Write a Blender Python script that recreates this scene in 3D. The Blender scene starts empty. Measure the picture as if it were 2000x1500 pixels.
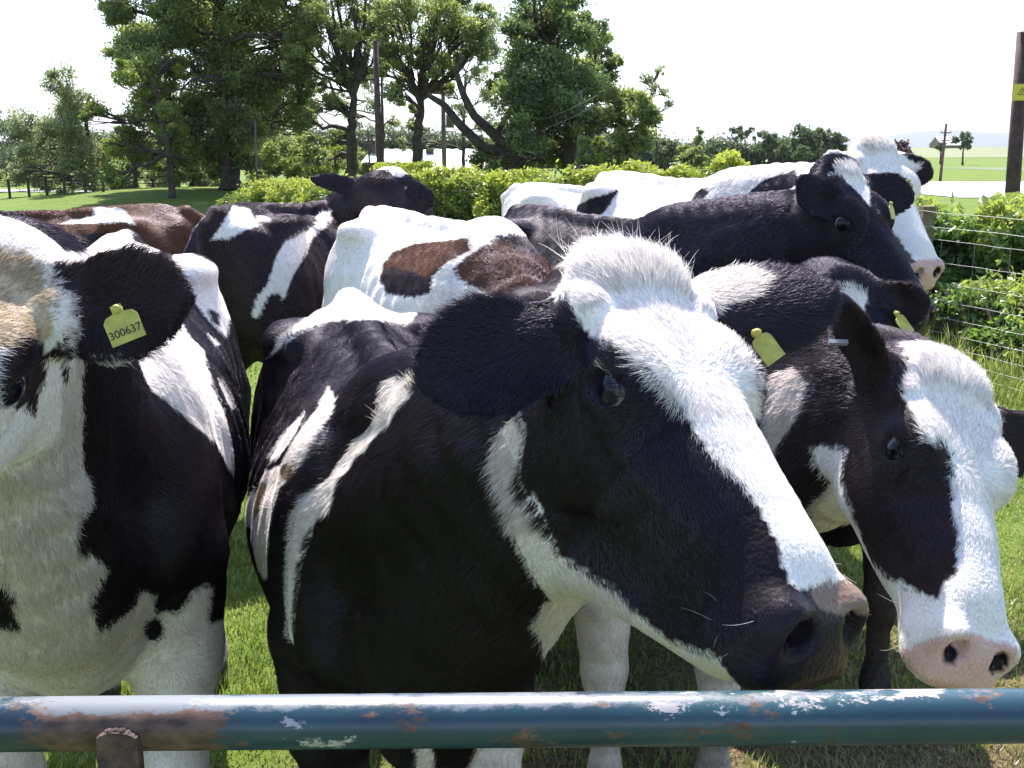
import bpy, math
import numpy as np
from mathutils import Vector, Matrix
rng = np.random.default_rng(7)
SC = bpy.context.scene
COL = SC.collection

# ---------------------------------------------------------------- camera
EYE = np.array([0.0, 0.0, 1.65])
PITCH = math.radians(12.9)
CR = np.array([1.0, 0.0, 0.0])
CF = np.array([0.0, math.cos(PITCH), -math.sin(PITCH)])
CU = np.array([0.0, math.sin(PITCH), math.cos(PITCH)])
FPX = 1963.0
cam_d = bpy.data.cameras.new("camera")
cam = bpy.data.objects.new("camera", cam_d)
COL.objects.link(cam)
cam.location = EYE
cam.rotation_euler = (math.radians(90) - PITCH, 0, 0)
cam_d.sensor_width = 36.0
cam_d.lens = 36.0 * FPX / 2000.0
cam_d.clip_start = 0.05
cam_d.clip_end = 20000
SC.camera = cam

# ---------------------------------------------------------------- sky and sun
SUN_EL, SUN_AZ = math.radians(55), math.radians(-9)     # azimuth from +Y (ahead), minus = left
w = bpy.data.worlds.new("World"); SC.world = w; w.use_nodes = True
nt = w.node_tree; nt.nodes.clear()
sky = nt.nodes.new("ShaderNodeTexSky"); sky.sky_type = 'NISHITA'; sky.sun_disc = False
sky.sun_elevation = SUN_EL; sky.sun_rotation = SUN_AZ
sky.air_density = 1.0; sky.dust_density = 1.0; sky.ozone_density = 1.0
bg = nt.nodes.new("ShaderNodeBackground"); bg.inputs[1].default_value = 0.13
wo = nt.nodes.new("ShaderNodeOutputWorld")
nt.links.new(sky.outputs[0], bg.inputs[0]); nt.links.new(bg.outputs[0], wo.inputs[0])
sd = bpy.data.lights.new("sun", 'SUN'); so = bpy.data.objects.new("sun", sd); COL.objects.link(so)
sd.energy = 5.0; sd.angle = math.radians(0.53); sd.color = (1.0, 0.94, 0.86)
sdir = Vector((math.sin(SUN_AZ) * math.cos(SUN_EL), math.cos(SUN_AZ) * math.cos(SUN_EL), math.sin(SUN_EL)))
so.rotation_euler = sdir.to_track_quat('Z', 'Y').to_euler()
SC.view_settings.view_transform = 'Standard'; SC.view_settings.look = 'None'
SC.view_settings.exposure = 1.28; SC.view_settings.gamma = 1.0
SC.cycles.max_bounces = 6; SC.cycles.diffuse_bounces = 3; SC.cycles.glossy_bounces = 2
SC.cycles.transmission_bounces = 3; SC.cycles.transparent_max_bounces = 6

# ---------------------------------------------------------------- small helpers
def P(px, py, d):
    """world point seen at photo pixel (px, py), d metres along the view axis"""
    return EYE + CR * ((px - 1000) / FPX * d) + CU * ((750 - py) / FPX * d) + CF * d
def PH(px, py, y):
    """world point seen at photo pixel (px, py) on the upright plane Y = y"""
    r = CR * (px - 1000) / FPX + CU * (750 - py) / FPX + CF
    return EYE + r * (y / r[1])
def V3(v): return CR * v[0] + CU * v[1] + CF * v[2]
def unit(v):
    v = np.asarray(v, float); return v / (np.linalg.norm(v, axis=-1, keepdims=True) + 1e-12)

def link(o, parent=None, **props):
    COL.objects.link(o)
    if parent is not None: o.parent = parent
    for k, v in props.items():
        if v is not None: o[k] = v
    return o
def mesh_np(name, verts, faces, mat=None, parent=None, smooth=True, loc=None, **props):
    """faces: (n,3) or (n,4) array, or list of such arrays"""
    me = bpy.data.meshes.new(name)
    fl = faces if isinstance(faces, list) else [faces]
    fl = [np.asarray(f, np.int32) for f in fl if len(f)]
    verts = np.asarray(verts, np.float32)
    if loc is not None: verts = verts - np.asarray(loc, np.float32)
    me.vertices.add(len(verts)); me.vertices.foreach_set("co", verts.ravel())
    nl = sum(f.size for f in fl); npo = sum(len(f) for f in fl)
    me.loops.add(nl); me.loops.foreach_set("vertex_index", np.concatenate([f.ravel() for f in fl]))
    starts = []; c = 0
    for f in fl:
        k = f.shape[1]; starts.append(c + np.arange(len(f)) * k); c += f.size
    me.polygons.add(npo); me.polygons.foreach_set("loop_start", np.concatenate(starts).astype(np.int32))
    me.update(calc_edges=True)
    me.polygons.foreach_set("use_smooth", np.full(npo, smooth)); me.update()
    if mat is not None: me.materials.append(mat)
    o = bpy.data.objects.new(name, me)
    if loc is not None: o.location = loc
    return link(o, parent, **props)
def empty(name, loc, **props):
    o = bpy.data.objects.new(name, None); o.location = loc; o.empty_display_size = 0.2
    return link(o, None, **props)
def child_world(o, parent):
    """parent o while keeping where its mesh sits in the world"""
    o.parent = parent
    o.matrix_parent_inverse = Matrix.Translation(parent.location).inverted()
    return o
class Acc:
    """collects pieces of one mesh"""
    def __init__(s): s.v = []; s.q = []; s.t = []; s.n = 0
    def add(s, v, q=None, t=None):
        v = np.asarray(v, float)
        s.v.append(v)
        if q is not None and len(q): s.q.append(np.asarray(q) + s.n)
        if t is not None and len(t): s.t.append(np.asarray(t) + s.n)
        s.n += len(v)
    def tube(s, pts, rad, n=8, cap=True):
        pts = np.asarray(pts, float); m = len(pts)
        rad = np.broadcast_to(np.asarray(rad, float), (m,))
        tg = unit(np.gradient(pts, axis=0))
        up = np.array([0, 0, 1.0]) if abs(tg[0][2]) < .9 else np.array([1.0, 0, 0])
        a = unit(np.cross(tg, up)); b = np.cross(tg, a)
        th = np.arange(n) / n * 2 * math.pi
        ring = pts[:, None] + rad[:, None, None] * (a[:, None] * np.cos(th)[None, :, None] + b[:, None] * np.sin(th)[None, :, None])
        i = np.arange(m - 1)[:, None] * n; j = np.arange(n)[None]; k = (j + 1) % n
        q = np.stack([i + j, i + n + j, i + n + k, i + k], -1).reshape(-1, 4)
        v = ring.reshape(-1, 3)
        t = []
        if cap:
            v = np.vstack([v, pts[0], pts[-1]]); L = m * n
            t = [[L, jj, (jj + 1) % n] for jj in range(n)] + [[L + 1, (m - 1) * n + (jj + 1) % n, (m - 1) * n + jj] for jj in range(n)]
        s.add(v, q, t)
    def box(s, c, size, R=None):
        h = np.asarray(size, float) / 2
        v = np.array([[x, y, z] for x in (-1, 1) for y in (-1, 1) for z in (-1, 1)], float) * h
        if R is not None: v = v @ np.asarray(R, float).T
        s.add(v + np.asarray(c, float), [[0, 1, 3, 2], [4, 6, 7, 5], [0, 4, 5, 1], [2, 3, 7, 6], [0, 2, 6, 4], [1, 5, 7, 3]])
    def build(s, name, mat, parent=None, smooth=False, loc=None, **props):
        fl = []
        if s.q: fl.append(np.vstack(s.q))
        if s.t: fl.append(np.vstack(s.t))
        o = mesh_np(name, np.vstack(s.v), fl, mat, None, smooth, loc, **props)
        if parent is not None: child_world(o, parent)
        return o

# ---------------------------------------------------------------- materials
def node_mat(name):
    m = bpy.data.materials.new(name); m.use_nodes = True
    nt = m.node_tree; nt.nodes.clear()
    out = nt.nodes.new("ShaderNodeOutputMaterial")
    return m, nt, out
def N(nt, typ, ins=None, **attrs):
    n = nt.nodes.new(typ)
    for k, v in attrs.items(): setattr(n, k, v)
    for k, v in (ins or {}).items():
        if isinstance(v, bpy.types.NodeSocket): nt.links.new(v, n.inputs[k])
        else: n.inputs[k].default_value = v
    return n
def ramp(nt, fac, stops):
    r = nt.nodes.new("ShaderNodeValToRGB"); nt.links.new(fac, r.inputs[0])
    e = r.color_ramp.elements
    while len(e) < len(stops): e.new(0.5)
    for k, (p, c) in enumerate(stops): e[k].position = p; e[k].color = (*c, 1)
    return r.outputs[0]
def noise(nt, scale, detail=4, rough=0.55, vec=None):
    n = N(nt, "ShaderNodeTexNoise", {"Scale": scale, "Detail": detail, "Roughness": rough})
    if vec is None: vec = N(nt, "ShaderNodeTexCoord").outputs["Object"]
    nt.links.new(vec, n.inputs["Vector"])
    return n.outputs["Fac"]
def simple(name, c1, c2=None, scale=8.0, rough=0.7, bump=0.0, metallic=0.0, bscale=None, spec=0.5, stops=(0.35, 0.65)):
    m, nt, out = node_mat(name)
    p = N(nt, "ShaderNodeBsdfPrincipled", {"Roughness": rough, "Metallic": metallic, "Specular IOR Level": spec})
    p.inputs["Base Color"].default_value = (*c1, 1)
    if c2 is not None:
        f = noise(nt, scale)
        nt.links.new(ramp(nt, f, [(stops[0], c1), (stops[1], c2)]), p.inputs["Base Color"])
    if bump:
        f = noise(nt, bscale or scale * 3, 6)
        b = N(nt, "ShaderNodeBump", {"Strength": bump, "Distance": 0.02, "Height": f})
        nt.links.new(b.outputs[0], p.inputs["Normal"])
    nt.links.new(p.outputs[0], out.inputs[0])
    return m
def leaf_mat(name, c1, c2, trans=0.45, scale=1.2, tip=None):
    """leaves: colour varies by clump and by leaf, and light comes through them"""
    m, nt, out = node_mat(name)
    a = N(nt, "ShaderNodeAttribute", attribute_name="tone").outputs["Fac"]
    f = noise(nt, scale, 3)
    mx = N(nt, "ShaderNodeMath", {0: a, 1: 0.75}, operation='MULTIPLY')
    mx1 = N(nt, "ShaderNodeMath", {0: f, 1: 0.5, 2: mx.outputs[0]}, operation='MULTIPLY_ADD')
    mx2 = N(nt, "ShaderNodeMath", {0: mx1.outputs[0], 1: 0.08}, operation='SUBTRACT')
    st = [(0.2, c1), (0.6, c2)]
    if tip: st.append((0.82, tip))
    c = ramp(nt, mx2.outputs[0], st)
    d = N(nt, "ShaderNodeBsdfDiffuse", {"Color": c})
    t = N(nt, "ShaderNodeBsdfTranslucent", {"Color": c})
    g = N(nt, "ShaderNodeBsdfGlossy", {"Color": (1, 1, 1, 1), "Roughness": 0.45})
    s1 = N(nt, "ShaderNodeMixShader", {0: trans, 1: d.outputs[0], 2: t.outputs[0]})
    s2 = N(nt, "ShaderNodeMixShader", {0: 0.05, 1: s1.outputs[0], 2: g.outputs[0]})
    nt.links.new(s2.outputs[0], out.inputs[0])
    return m
# ================================================================ ground, fields, hills
def gz(x, y):
    x = np.asarray(x, float); y = np.asarray(y, float)
    z = .55 * np.exp(-((x + 11) / 6) ** 2 - ((y - 35) / 6) ** 2)
    z -= .50 * np.exp(-((x + 3.3) / 4.5) ** 2 - ((y - 41) / 3.5) ** 2)
    z += 3.8 * np.exp(-((y - 330) / 90) ** 2) * (1 / (1 + np.exp(-(x - 60) / 25)))
    z += .012 * np.sin(x * 2.1) * np.sin(y * 1.7) * (y < 40)
    return z
def grid_sheet(name, xs, ys, mat, dz=0.0, **props):
    X, Y = np.meshgrid(xs, ys, indexing='ij'); v = np.stack([X, Y, gz(X, Y) + dz], -1).reshape(-1, 3)
    i = np.arange(len(xs) - 1)[:, None] * len(ys); j = np.arange(len(ys) - 1)[None]
    q = np.stack([i + j, i + len(ys) + j, i + len(ys) + j + 1, i + j + 1], -1).reshape(-1, 4)
    return mesh_np(name, v, q, mat, smooth=True, **props)
def ground_mat():
    m, nt, out = node_mat("pasture")
    tc = N(nt, "ShaderNodeTexCoord").outputs["Object"]
    n1 = noise(nt, .35, 5, .6, tc); n2 = noise(nt, 6, 6, .7, tc); n3 = noise(nt, 60, 4, .7, tc)
    g = ramp(nt, n1, [(.35, (.085, .140, .020)), (.62, (.135, .195, .032))])
    g2 = ramp(nt, n2, [(.33, (.055, .085, .016)), (.55, (.14, .20, .035)), (.75, (.22, .24, .08))])
    mx = N(nt, "ShaderNodeMix", {0: .55}, data_type='RGBA'); nt.links.new(g, mx.inputs[6]); nt.links.new(g2, mx.inputs[7])
    # trodden, dried patch by the gate
    gr = N(nt, "ShaderNodeTexGradient", gradient_type='SPHERICAL')
    mp = N(nt, "ShaderNodeMapping", {"Location": (-.42, -.80, 0), "Scale": (.42, .38, 1)}); nt.links.new(tc, mp.inputs[0]); nt.links.new(mp.outputs[0], gr.inputs[0])
    ad = N(nt, "ShaderNodeMath", {0: gr.outputs["Fac"], 1: n2}, operation='MULTIPLY')
    f = N(nt, "ShaderNodeMapRange", {0: ad.outputs[0], 1: .12, 2: .28})
    dry = ramp(nt, n3, [(.35, (.07, .055, .035)), (.6, (.20, .15, .08))])
    m2 = N(nt, "ShaderNodeMix", {0: f.outputs[0]}, data_type='RGBA'); nt.links.new(mx.outputs[2], m2.inputs[6]); nt.links.new(dry, m2.inputs[7])
    b = N(nt, "ShaderNodeBump", {"Strength": .7, "Distance": .03, "Height": n3})
    p = N(nt, "ShaderNodeBsdfPrincipled", {"Base Color": m2.outputs[2], "Roughness": .9, "Specular IOR Level": .15, "Normal": b.outputs[0]})
    nt.links.new(p.outputs[0], out.inputs[0]); return m
M_PAST = ground_mat()
def geo(a, b, n): return np.concatenate([[a], a + (b - a) * (np.geomspace(1, 1001, n)[1:] - 1) / 1000])
xs = np.unique(np.concatenate([-geo(0, 9000, 50), geo(0, 9000, 50), np.arange(-24, 8, 1.), np.arange(0, 200, 8.)]))
ys = np.unique(np.concatenate([np.arange(-6, 50, 1.), np.arange(50, 480, 10.), geo(480, 15000, 20)]))
grid_sheet("ground", xs, ys, M_PAST, kind="structure")
# far crop strips and the sheeted field on the right
grid_sheet("crop_field", np.arange(50, 200, 10.), np.arange(66, 132, 6.), simple("young_crop", (.10, .135, .065), (.125, .155, .08), .3, .9), .02, kind="structure")
grid_sheet("stubble_field", np.arange(56, 420, 14.), np.arange(225, 400, 10.), simple("pale_crop", (.145, .175, .075), (.17, .195, .095), .1, .9), .05, kind="structure")
def sheet_mat():
    m, nt, out = node_mat("crop_cover_sheet")
    tc = N(nt, "ShaderNodeTexCoord").outputs["Object"]
    wv = N(nt, "ShaderNodeTexWave", {"Scale": .10, "Distortion": 1.2, "Detail": 2.0}, bands_direction='Y'); nt.links.new(tc, wv.inputs[0])
    c = ramp(nt, wv.outputs["Fac"], [(.0, (.25, .27, .25)), (.14, (.62, .63, .66)), (1., (.74, .75, .80))])
    p = N(nt, "ShaderNodeBsdfPrincipled", {"Base Color": c, "Roughness": .45}); nt.links.new(p.outputs[0], out.inputs[0]); return m
grid_sheet("sheeted_field", np.arange(17, 90, 4.), np.arange(39, 64, 2.5), sheet_mat(), .03, kind="structure")
# lane beyond the hedge
Ln = Acc(); 
pts = np.array([(-60, 47), (-14, 46.5), (-8.8, 46.5), (-3, 50), (20, 60)]); wd = 3.2
L = np.array([(x, y + wd / 2, .028) for x, y in pts]); R_ = np.array([(x, y - wd / 2, .028) for x, y in pts])
Ln.add(np.vstack([L, R_]), [[i, i + 5, i + 6, i + 1] for i in range(4)])
Ln.build("road", simple("lane_asphalt", (.16, .16, .165), (.22, .22, .22), 3, .6), kind="structure")
# distant hills
def hill(name, x0, x1, y0, depth, fn, mat):
    xs = np.linspace(x0, x1, 120); ts = np.linspace(0, 1, 14)
    v = np.array([[x + t * 30, y0 + depth * (t - 0) , fn(x) * math.sin(t * math.pi) ** .8 * math.sin(math.pi * np.clip((x - x0) / (x1 - x0), 0, 1)) ** .35 - 2] for x in xs for t in ts])
    i = np.arange(119)[:, None] * 14; j = np.arange(13)[None]
    q = np.stack([i + j, i + 14 + j, i + 15 + j, i + j + 1], -1).reshape(-1, 4)
    mesh_np(name, v, q, mat, kind="structure")
M_HILL = simple("moorland", (.06, .08, .09), (.10, .12, .10), .002, .95)
hill("hills", 1500, 9000, 7000, 3500, lambda x: 150 + 45 * math.sin(x / 610 + 2.2) + 16 * math.sin(x / 260) + 9 * math.sin(x / 90), M_HILL)
hill("hills", -3000, 2400, 8200, 3000, lambda x: 70 + 25 * math.sin(x / 700) + 14 * math.sin(x / 210), M_HILL)

# ---- gate
M_BLUE, nt, out = node_mat("worn_blue_paint")
tc = N(nt, "ShaderNodeTexCoord").outputs["Object"]
mp = N(nt, "ShaderNodeMapping", {"Scale": (.55, 1, 1)}); nt.links.new(tc, mp.inputs[0])
a1 = noise(nt, 26, 8, .75, mp.outputs[0]); a2 = noise(nt, 9, 5, .6, mp.outputs[0]); a3 = noise(nt, 70, 3, .6, mp.outputs[0])
blue = ramp(nt, a2, [(.35, (.014, .032, .056)), (.6, (.018, .056, .082)), (.75, (.035, .095, .115))])
rust = ramp(nt, a3, [(.35, (.045, .022, .018)), (.65, (.16, .085, .06))])
scuf = ramp(nt, a3, [(.4, (.35, .33, .36)), (.7, (.50, .44, .42))])
gm = N(nt, "ShaderNodeMapping", {"Location": tuple(-(np.array([9.0, 6.0, 26.0]) * (P(252, 1412, .93) + np.array([.006, -.02, .004])))), "Scale": (9.0, 6.0, 26.0)}); nt.links.new(tc, gm.inputs[0])
gs = N(nt, "ShaderNodeTexGradient", gradient_type='SPHERICAL'); nt.links.new(gm.outputs[0], gs.inputs[0])
a1 = N(nt, "ShaderNodeMath", {0: gs.outputs["Fac"], 1: .55, 2: a1}, operation='MULTIPLY_ADD').outputs[0]
fr = N(nt, "ShaderNodeMapRange", {0: a1, 1: .565, 2: .61}); nt.links.new(a1, fr.inputs[0])
m1 = N(nt, "ShaderNodeMix", {0: fr.outputs[0]}, data_type='RGBA'); nt.links.new(blue, m1.inputs[6]); nt.links.new(rust, m1.inputs[7])
sm = N(nt, "ShaderNodeMath", {0: a1, 1: a2}, operation='SUBTRACT'); fs = N(nt, "ShaderNodeMapRange", {0: sm.outputs[0], 1: -.19, 2: -.21})
m2 = N(nt, "ShaderNodeMix", {0: fs.outputs[0]}, data_type='RGBA'); nt.links.new(m1.outputs[2], m2.inputs[6]); nt.links.new(scuf, m2.inputs[7])
b = N(nt, "ShaderNodeBump", {"Strength": .35, "Distance": .0015, "Height": a1})
rr = N(nt, "ShaderNodeMapRange", {0: fr.outputs[0], 3: .30, 4: .75})
gn = N(nt, "ShaderNodeNewGeometry"); sx = N(nt, "ShaderNodeSeparateXYZ", {0: gn.outputs["Normal"]})
a4 = noise(nt, 1.7, 2, .5, tc); a5 = noise(nt, 14, 9, .78, mp.outputs[0]); sxx = N(nt, "ShaderNodeSeparateXYZ", {0: tc}); tw00 = N(nt, "ShaderNodeMath", {0: sxx.outputs["X"], 1: -.22, 2: a4}, operation='MULTIPLY_ADD'); tw0 = N(nt, "ShaderNodeMath", {0: tw00.outputs[0], 1: .42}, operation='ADD'); tw1 = N(nt, "ShaderNodeMath", {0: sx.outputs["Z"], 1: a5}, operation='MULTIPLY'); tw = N(nt, "ShaderNodeMath", {0: tw0.outputs[0], 1: tw1.outputs[0]}, operation='MULTIPLY'); glare_f = N(nt, "ShaderNodeMapRange", {0: tw.outputs[0], 1: .42, 2: .48})
m3 = N(nt, "ShaderNodeMix", {0: glare_f.outputs[0]}, data_type='RGBA'); nt.links.new(m2.outputs[2], m3.inputs[6]); m3.inputs[7].default_value = (.15, .17, .20, 1)  # pale sun glare painted onto the upward faces, fading to the right
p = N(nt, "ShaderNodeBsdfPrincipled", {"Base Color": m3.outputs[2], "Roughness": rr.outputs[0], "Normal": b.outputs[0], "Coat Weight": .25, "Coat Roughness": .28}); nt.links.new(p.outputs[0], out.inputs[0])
M_RUST = simple("rusty_steel", (.030, .016, .018), (.13, .075, .06), 45, .7, .5, bscale=120)
ga, gb = P(-900, 1422, .93), P(5400, 1369.5, .93)
gu = unit(gb - ga)
gate = empty("gate", tuple((ga + gb) / 2 * np.array([1, 1, 0])), label="blue painted tubular steel gate, worn top rail across the foreground", category="gate")
def gp(px, dz=0.0, dy=0.0): 
    base = ga + gu * ((P(px, 1410, .93) - ga) @ gu); return base + np.array([0, dy, dz])
t = Acc(); t.tube([gp(-900 + 60 * i) for i in range(106)], .0245, 40); t.build("rail", M_BLUE, gate, True, label="worn blue top rail scuffed pale and rusty, sun glare painted along its top")
for dz in (-.26, -.50, -.72, -.92):
    t = Acc(); t.tube([gp(-900, dz), gp(5400, dz)], .0165, 20); t.build("rail", M_BLUE, gate, True)
for px in (-900, 5400):
    t = Acc(); t.tube([gp(px, .0), gp(px, -.98)], .0245, 24); t.build("post", M_BLUE, gate, True)
def strap(px):
    c = gp(px, -.012, -.0145); w_, n = .0185, 10
    out = [(-w_, -.96)] + [(-w_ * math.cos(a) , .012 + .009 * math.sin(a)) for a in np.linspace(0, math.pi, n)] + [(w_, -.96)]
    f = np.array([c + np.array([x, -.0165, z]) for x, z in out]); k = len(f); bk = f + np.array([0, .012, 0])
    me = bpy.data.meshes.new("brace")
    me.from_pydata([tuple(q) for q in np.vstack([f, bk])], [], [tuple(range(k - 1, -1, -1)), tuple(range(k, 2 * k))] + [(i, (i + 1) % k, (i + 1) % k + k, i + k) for i in range(k)])
    me.materials.append(M_RUST); o = bpy.data.objects.new("brace", me); link(o, None, label="rusty flat brace under the top rail"); child_world(o, gate)
    W = Acc(); r = np.random.default_rng(4)
    for k in range(26):                                              # lumpy weld bead under the rail
        x = -.017 + .034 * k / 25; q = c + np.array([x, -.0115 + r.normal() * .0006, .012 + .007 * math.sin(math.pi * k / 25) + r.normal() * .0007])
        W.tube([q - [.0012, 0, 0], q + [.0012, 0, 0]], [.0042, .0042], 8)
    W.build("weld", M_RUST, gate, True)
strap(252)
Q, HD = 1.0, 250000.0      # surface step and hair density factors
# ================================================================ cattle: signed-distance bodies
def smin(a, b, k):
    h = np.clip(0.5 + 0.5 * (b - a) / k, 0, 1)
    return b * (1 - h) + a * h - k * h * (1 - h)
def dense(xs, ys, n=96):
    x = np.linspace(xs[0], xs[-1], n)
    y = np.interp(x, xs, ys)
    ker = np.array([1, 4, 6, 4, 1.]) / 16
    for _ in range(3):
        yp = np.concatenate([[2*y[0]-y[2], 2*y[0]-y[1]], y, [2*y[-1]-y[-2], 2*y[-1]-y[-3]]])
        y = np.convolve(yp, ker, 'valid')
    return y
class Cone:
    def __init__(s, a, b, ra, rb, k=.05, g='body', neg=False):
        s.a = np.asarray(a, float); s.b = np.asarray(b, float); s.ra, s.rb, s.k, s.g, s.neg = ra, rb, k, g, neg
        s.c = (s.a + s.b) / 2; s.R = np.linalg.norm(s.b - s.a) / 2 + max(ra, rb)
    def d(s, p):
        ba = s.b - s.a; L = ba @ ba + 1e-9
        t = np.clip(((p - s.a) @ ba) / L, 0, 1)
        return np.linalg.norm(p - s.a - t[:, None] * ba, axis=1) - (s.ra + (s.rb - s.ra) * t)
class Ell:
    def __init__(s, c, R, r, k=.05, g='body', neg=False):
        s.c = np.asarray(c, float); s.M = np.asarray(R, float); s.r = np.asarray(r, float); s.k, s.g, s.neg = k, g, neg
        s.R = max(r)
    def d(s, p):
        q = (p - s.c) @ s.M / s.r
        k0 = np.linalg.norm(q, axis=1); k1 = np.linalg.norm(q / s.r, axis=1) + 1e-9
        return np.where(k0 < 1e-4, -min(s.r), k0 * (k0 - 1) / k1)
class Loft:
    """body of superelliptic sections strung along local X"""
    def __init__(s, o, M, xs, w, zt, zb, p=2.3, nt_=0.3, nb=0.2, k=.05, g='body', bend=None):
        s.o = np.asarray(o, float); s.M = np.asarray(M, float); s.x0, s.x1 = xs[0], xs[-1]
        s.w = dense(xs, w); s.zt = dense(xs, zt); s.zb = dense(xs, zb); s.p, s.nt, s.nb, s.k, s.g, s.neg = p, nt_, nb, k, g, False
        s.bend = bend
        mid = np.array([(s.x0 + s.x1) / 2, 0, (max(zt) + min(zb)) / 2]); s.c = s.o + s.M @ mid
        s.R = math.sqrt(((s.x1 - s.x0) / 2) ** 2 + max(w) ** 2 + ((max(zt) - min(zb)) / 2) ** 2)
    def d(s, p):
        q = (p - s.o) @ s.M
        x = np.clip(q[:, 0], s.x0, s.x1); u = (x - s.x0) / (s.x1 - s.x0) * 95
        i = np.minimum(u.astype(int), 94); f = u - i
        w = s.w[i] * (1 - f) + s.w[i + 1] * f; zt = s.zt[i] * (1 - f) + s.zt[i + 1] * f; zb = s.zb[i] * (1 - f) + s.zb[i + 1] * f
        zc = (zt + zb) / 2; h = np.maximum((zt - zb) / 2, .004); t = (q[:, 2] - zc) / h
        y = q[:, 1]
        tc = np.clip(t, -1.15, 1.15)
        we = np.maximum(w * (1 - s.nt * np.maximum(tc, 0) ** 2 - s.nb * np.maximum(-tc, 0) ** 2), .004)
        rho = (np.abs(y / we) ** s.p + np.abs(t) ** s.p) ** (1 / s.p)
        d = (rho - 1) * np.minimum(we, h)
        dx = np.abs(q[:, 0] - x)
        return np.where(dx > 0, np.sqrt(np.maximum(d, 0) ** 2 + dx ** 2), d)
class Ear:
    """cupped leaf: u along its length, v across, n out of the opening"""
    def __init__(s, base, u, n, L, W, th=.010, cup=5.0, k=.03, g='earL'):
        s.o = np.asarray(base, float); u = unit(u); n = unit(np.asarray(n) - (np.asarray(n) @ u) * u); v = np.cross(n, u)
        s.M = np.stack([u, v, n], 1); s.L, s.W, s.th, s.cup, s.k, s.g, s.neg = L, W, th, cup, k, g, False
        s.c = s.o + u * L / 2; s.R = L * .75; s.u = u; s.n = n; s.v = v
    def d(s, p):
        q = (p - s.o) @ s.M
        t = np.clip(q[:, 0] / s.L, 0, 1)
        w = s.W / 2 * (np.interp(t, [0, .12, .3, .5, .68, .82, .92, .97, 1], [.38, .55, .86, 1, .97, .8, .55, .34, .12]))
        n = q[:, 2] - s.cup * q[:, 1] ** 2 * (1 - .35 * t) + .25 * s.L * 0.25 * (t ** 2)
        th = s.th * (1.5 - .6 * t)
        d = np.maximum(np.abs(q[:, 1]) - w, np.abs(n) - th * np.sqrt(np.clip(1 - (q[:, 1] / w) ** 2, .3, 1)))
        dx = np.abs(q[:, 0] - t * s.L)
        return np.where(dx > 1e-7, np.sqrt(np.maximum(d, 0) ** 2 + dx ** 2), d) * .8

def field(prims, p, groups=False):
    if len(p) > 60000 and not groups:
        return np.concatenate([field(prims, p[i:i + 40000]) for i in range(0, len(p), 40000)])
    lo, hi = p.min(0), p.max(0)
    D = np.full(len(p), .35); gd = {}
    for q in prims:
        gap = np.linalg.norm(np.maximum(np.maximum(lo - q.c, q.c - hi), 0)) - q.R
        if q.neg:
            if gap > .05: continue
            m = ((p - q.c) ** 2).sum(1) < (q.R + .05) ** 2
            if m.any(): D[m] = -smin(-D[m], q.d(p[m]), q.k)
        elif gap < .13:
            m = ((p - q.c) ** 2).sum(1) < (q.R + .13) ** 2
            if not m.any(): continue
            d = q.d(p[m])
            D[m] = smin(D[m], d, q.k)
            if groups:
                G = gd.setdefault(q.g, np.full(len(p), 9.)); G[m] = np.minimum(G[m], d)
    return (D, gd) if groups else D

def surface(prims, res):
    prims = [q for q in prims if not q.neg] + [q for q in prims if q.neg]
    lo = np.min([q.c - q.R for q in prims if not q.neg], 0) - .03; hi = np.max([q.c + q.R for q in prims if not q.neg], 0) + .03
    lo[2] = max(lo[2], -.02)
    B = 8
    nb = np.ceil((hi - lo) / (res * B)).astype(int)
    n = nb * B
    bc = np.stack(np.meshgrid(*[np.arange(k) for k in nb], indexing='ij'), -1).reshape(-1, 3)
    half = B * res * .87
    cen = lo + (bc * B + (B - 1) / 2) * res
    d = np.concatenate([field(prims, c) for c in np.array_split(cen, max(1, len(cen) // 1500))])
    V8 = np.where(d[:, None] < 0, -1.0, 1.0).astype(np.float32) * np.ones((1, B ** 3), np.float32)
    act = np.where(np.abs(d) < half * 1.7 + .012)[0]
    S = 4; key = (bc[act] // S) @ np.array([10000, 100, 1]); act = act[np.argsort(key, kind='stable')]; key = np.sort(key)
    loc = np.stack(np.meshgrid(*[np.arange(B)] * 3, indexing='ij'), -1).reshape(-1, 3) * res
    for a in np.split(act, np.where(np.diff(key))[0] + 1):
        pts = (lo + bc[a] * B * res)[:, None] + loc[None]
        V8[a] = field(prims, pts.reshape(-1, 3)).reshape(len(a), -1)
    V = V8.reshape(nb[0], nb[1], nb[2], B, B, B).transpose(0, 3, 1, 4, 2, 5).reshape(n)
    return nets(V, lo, res)

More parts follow.
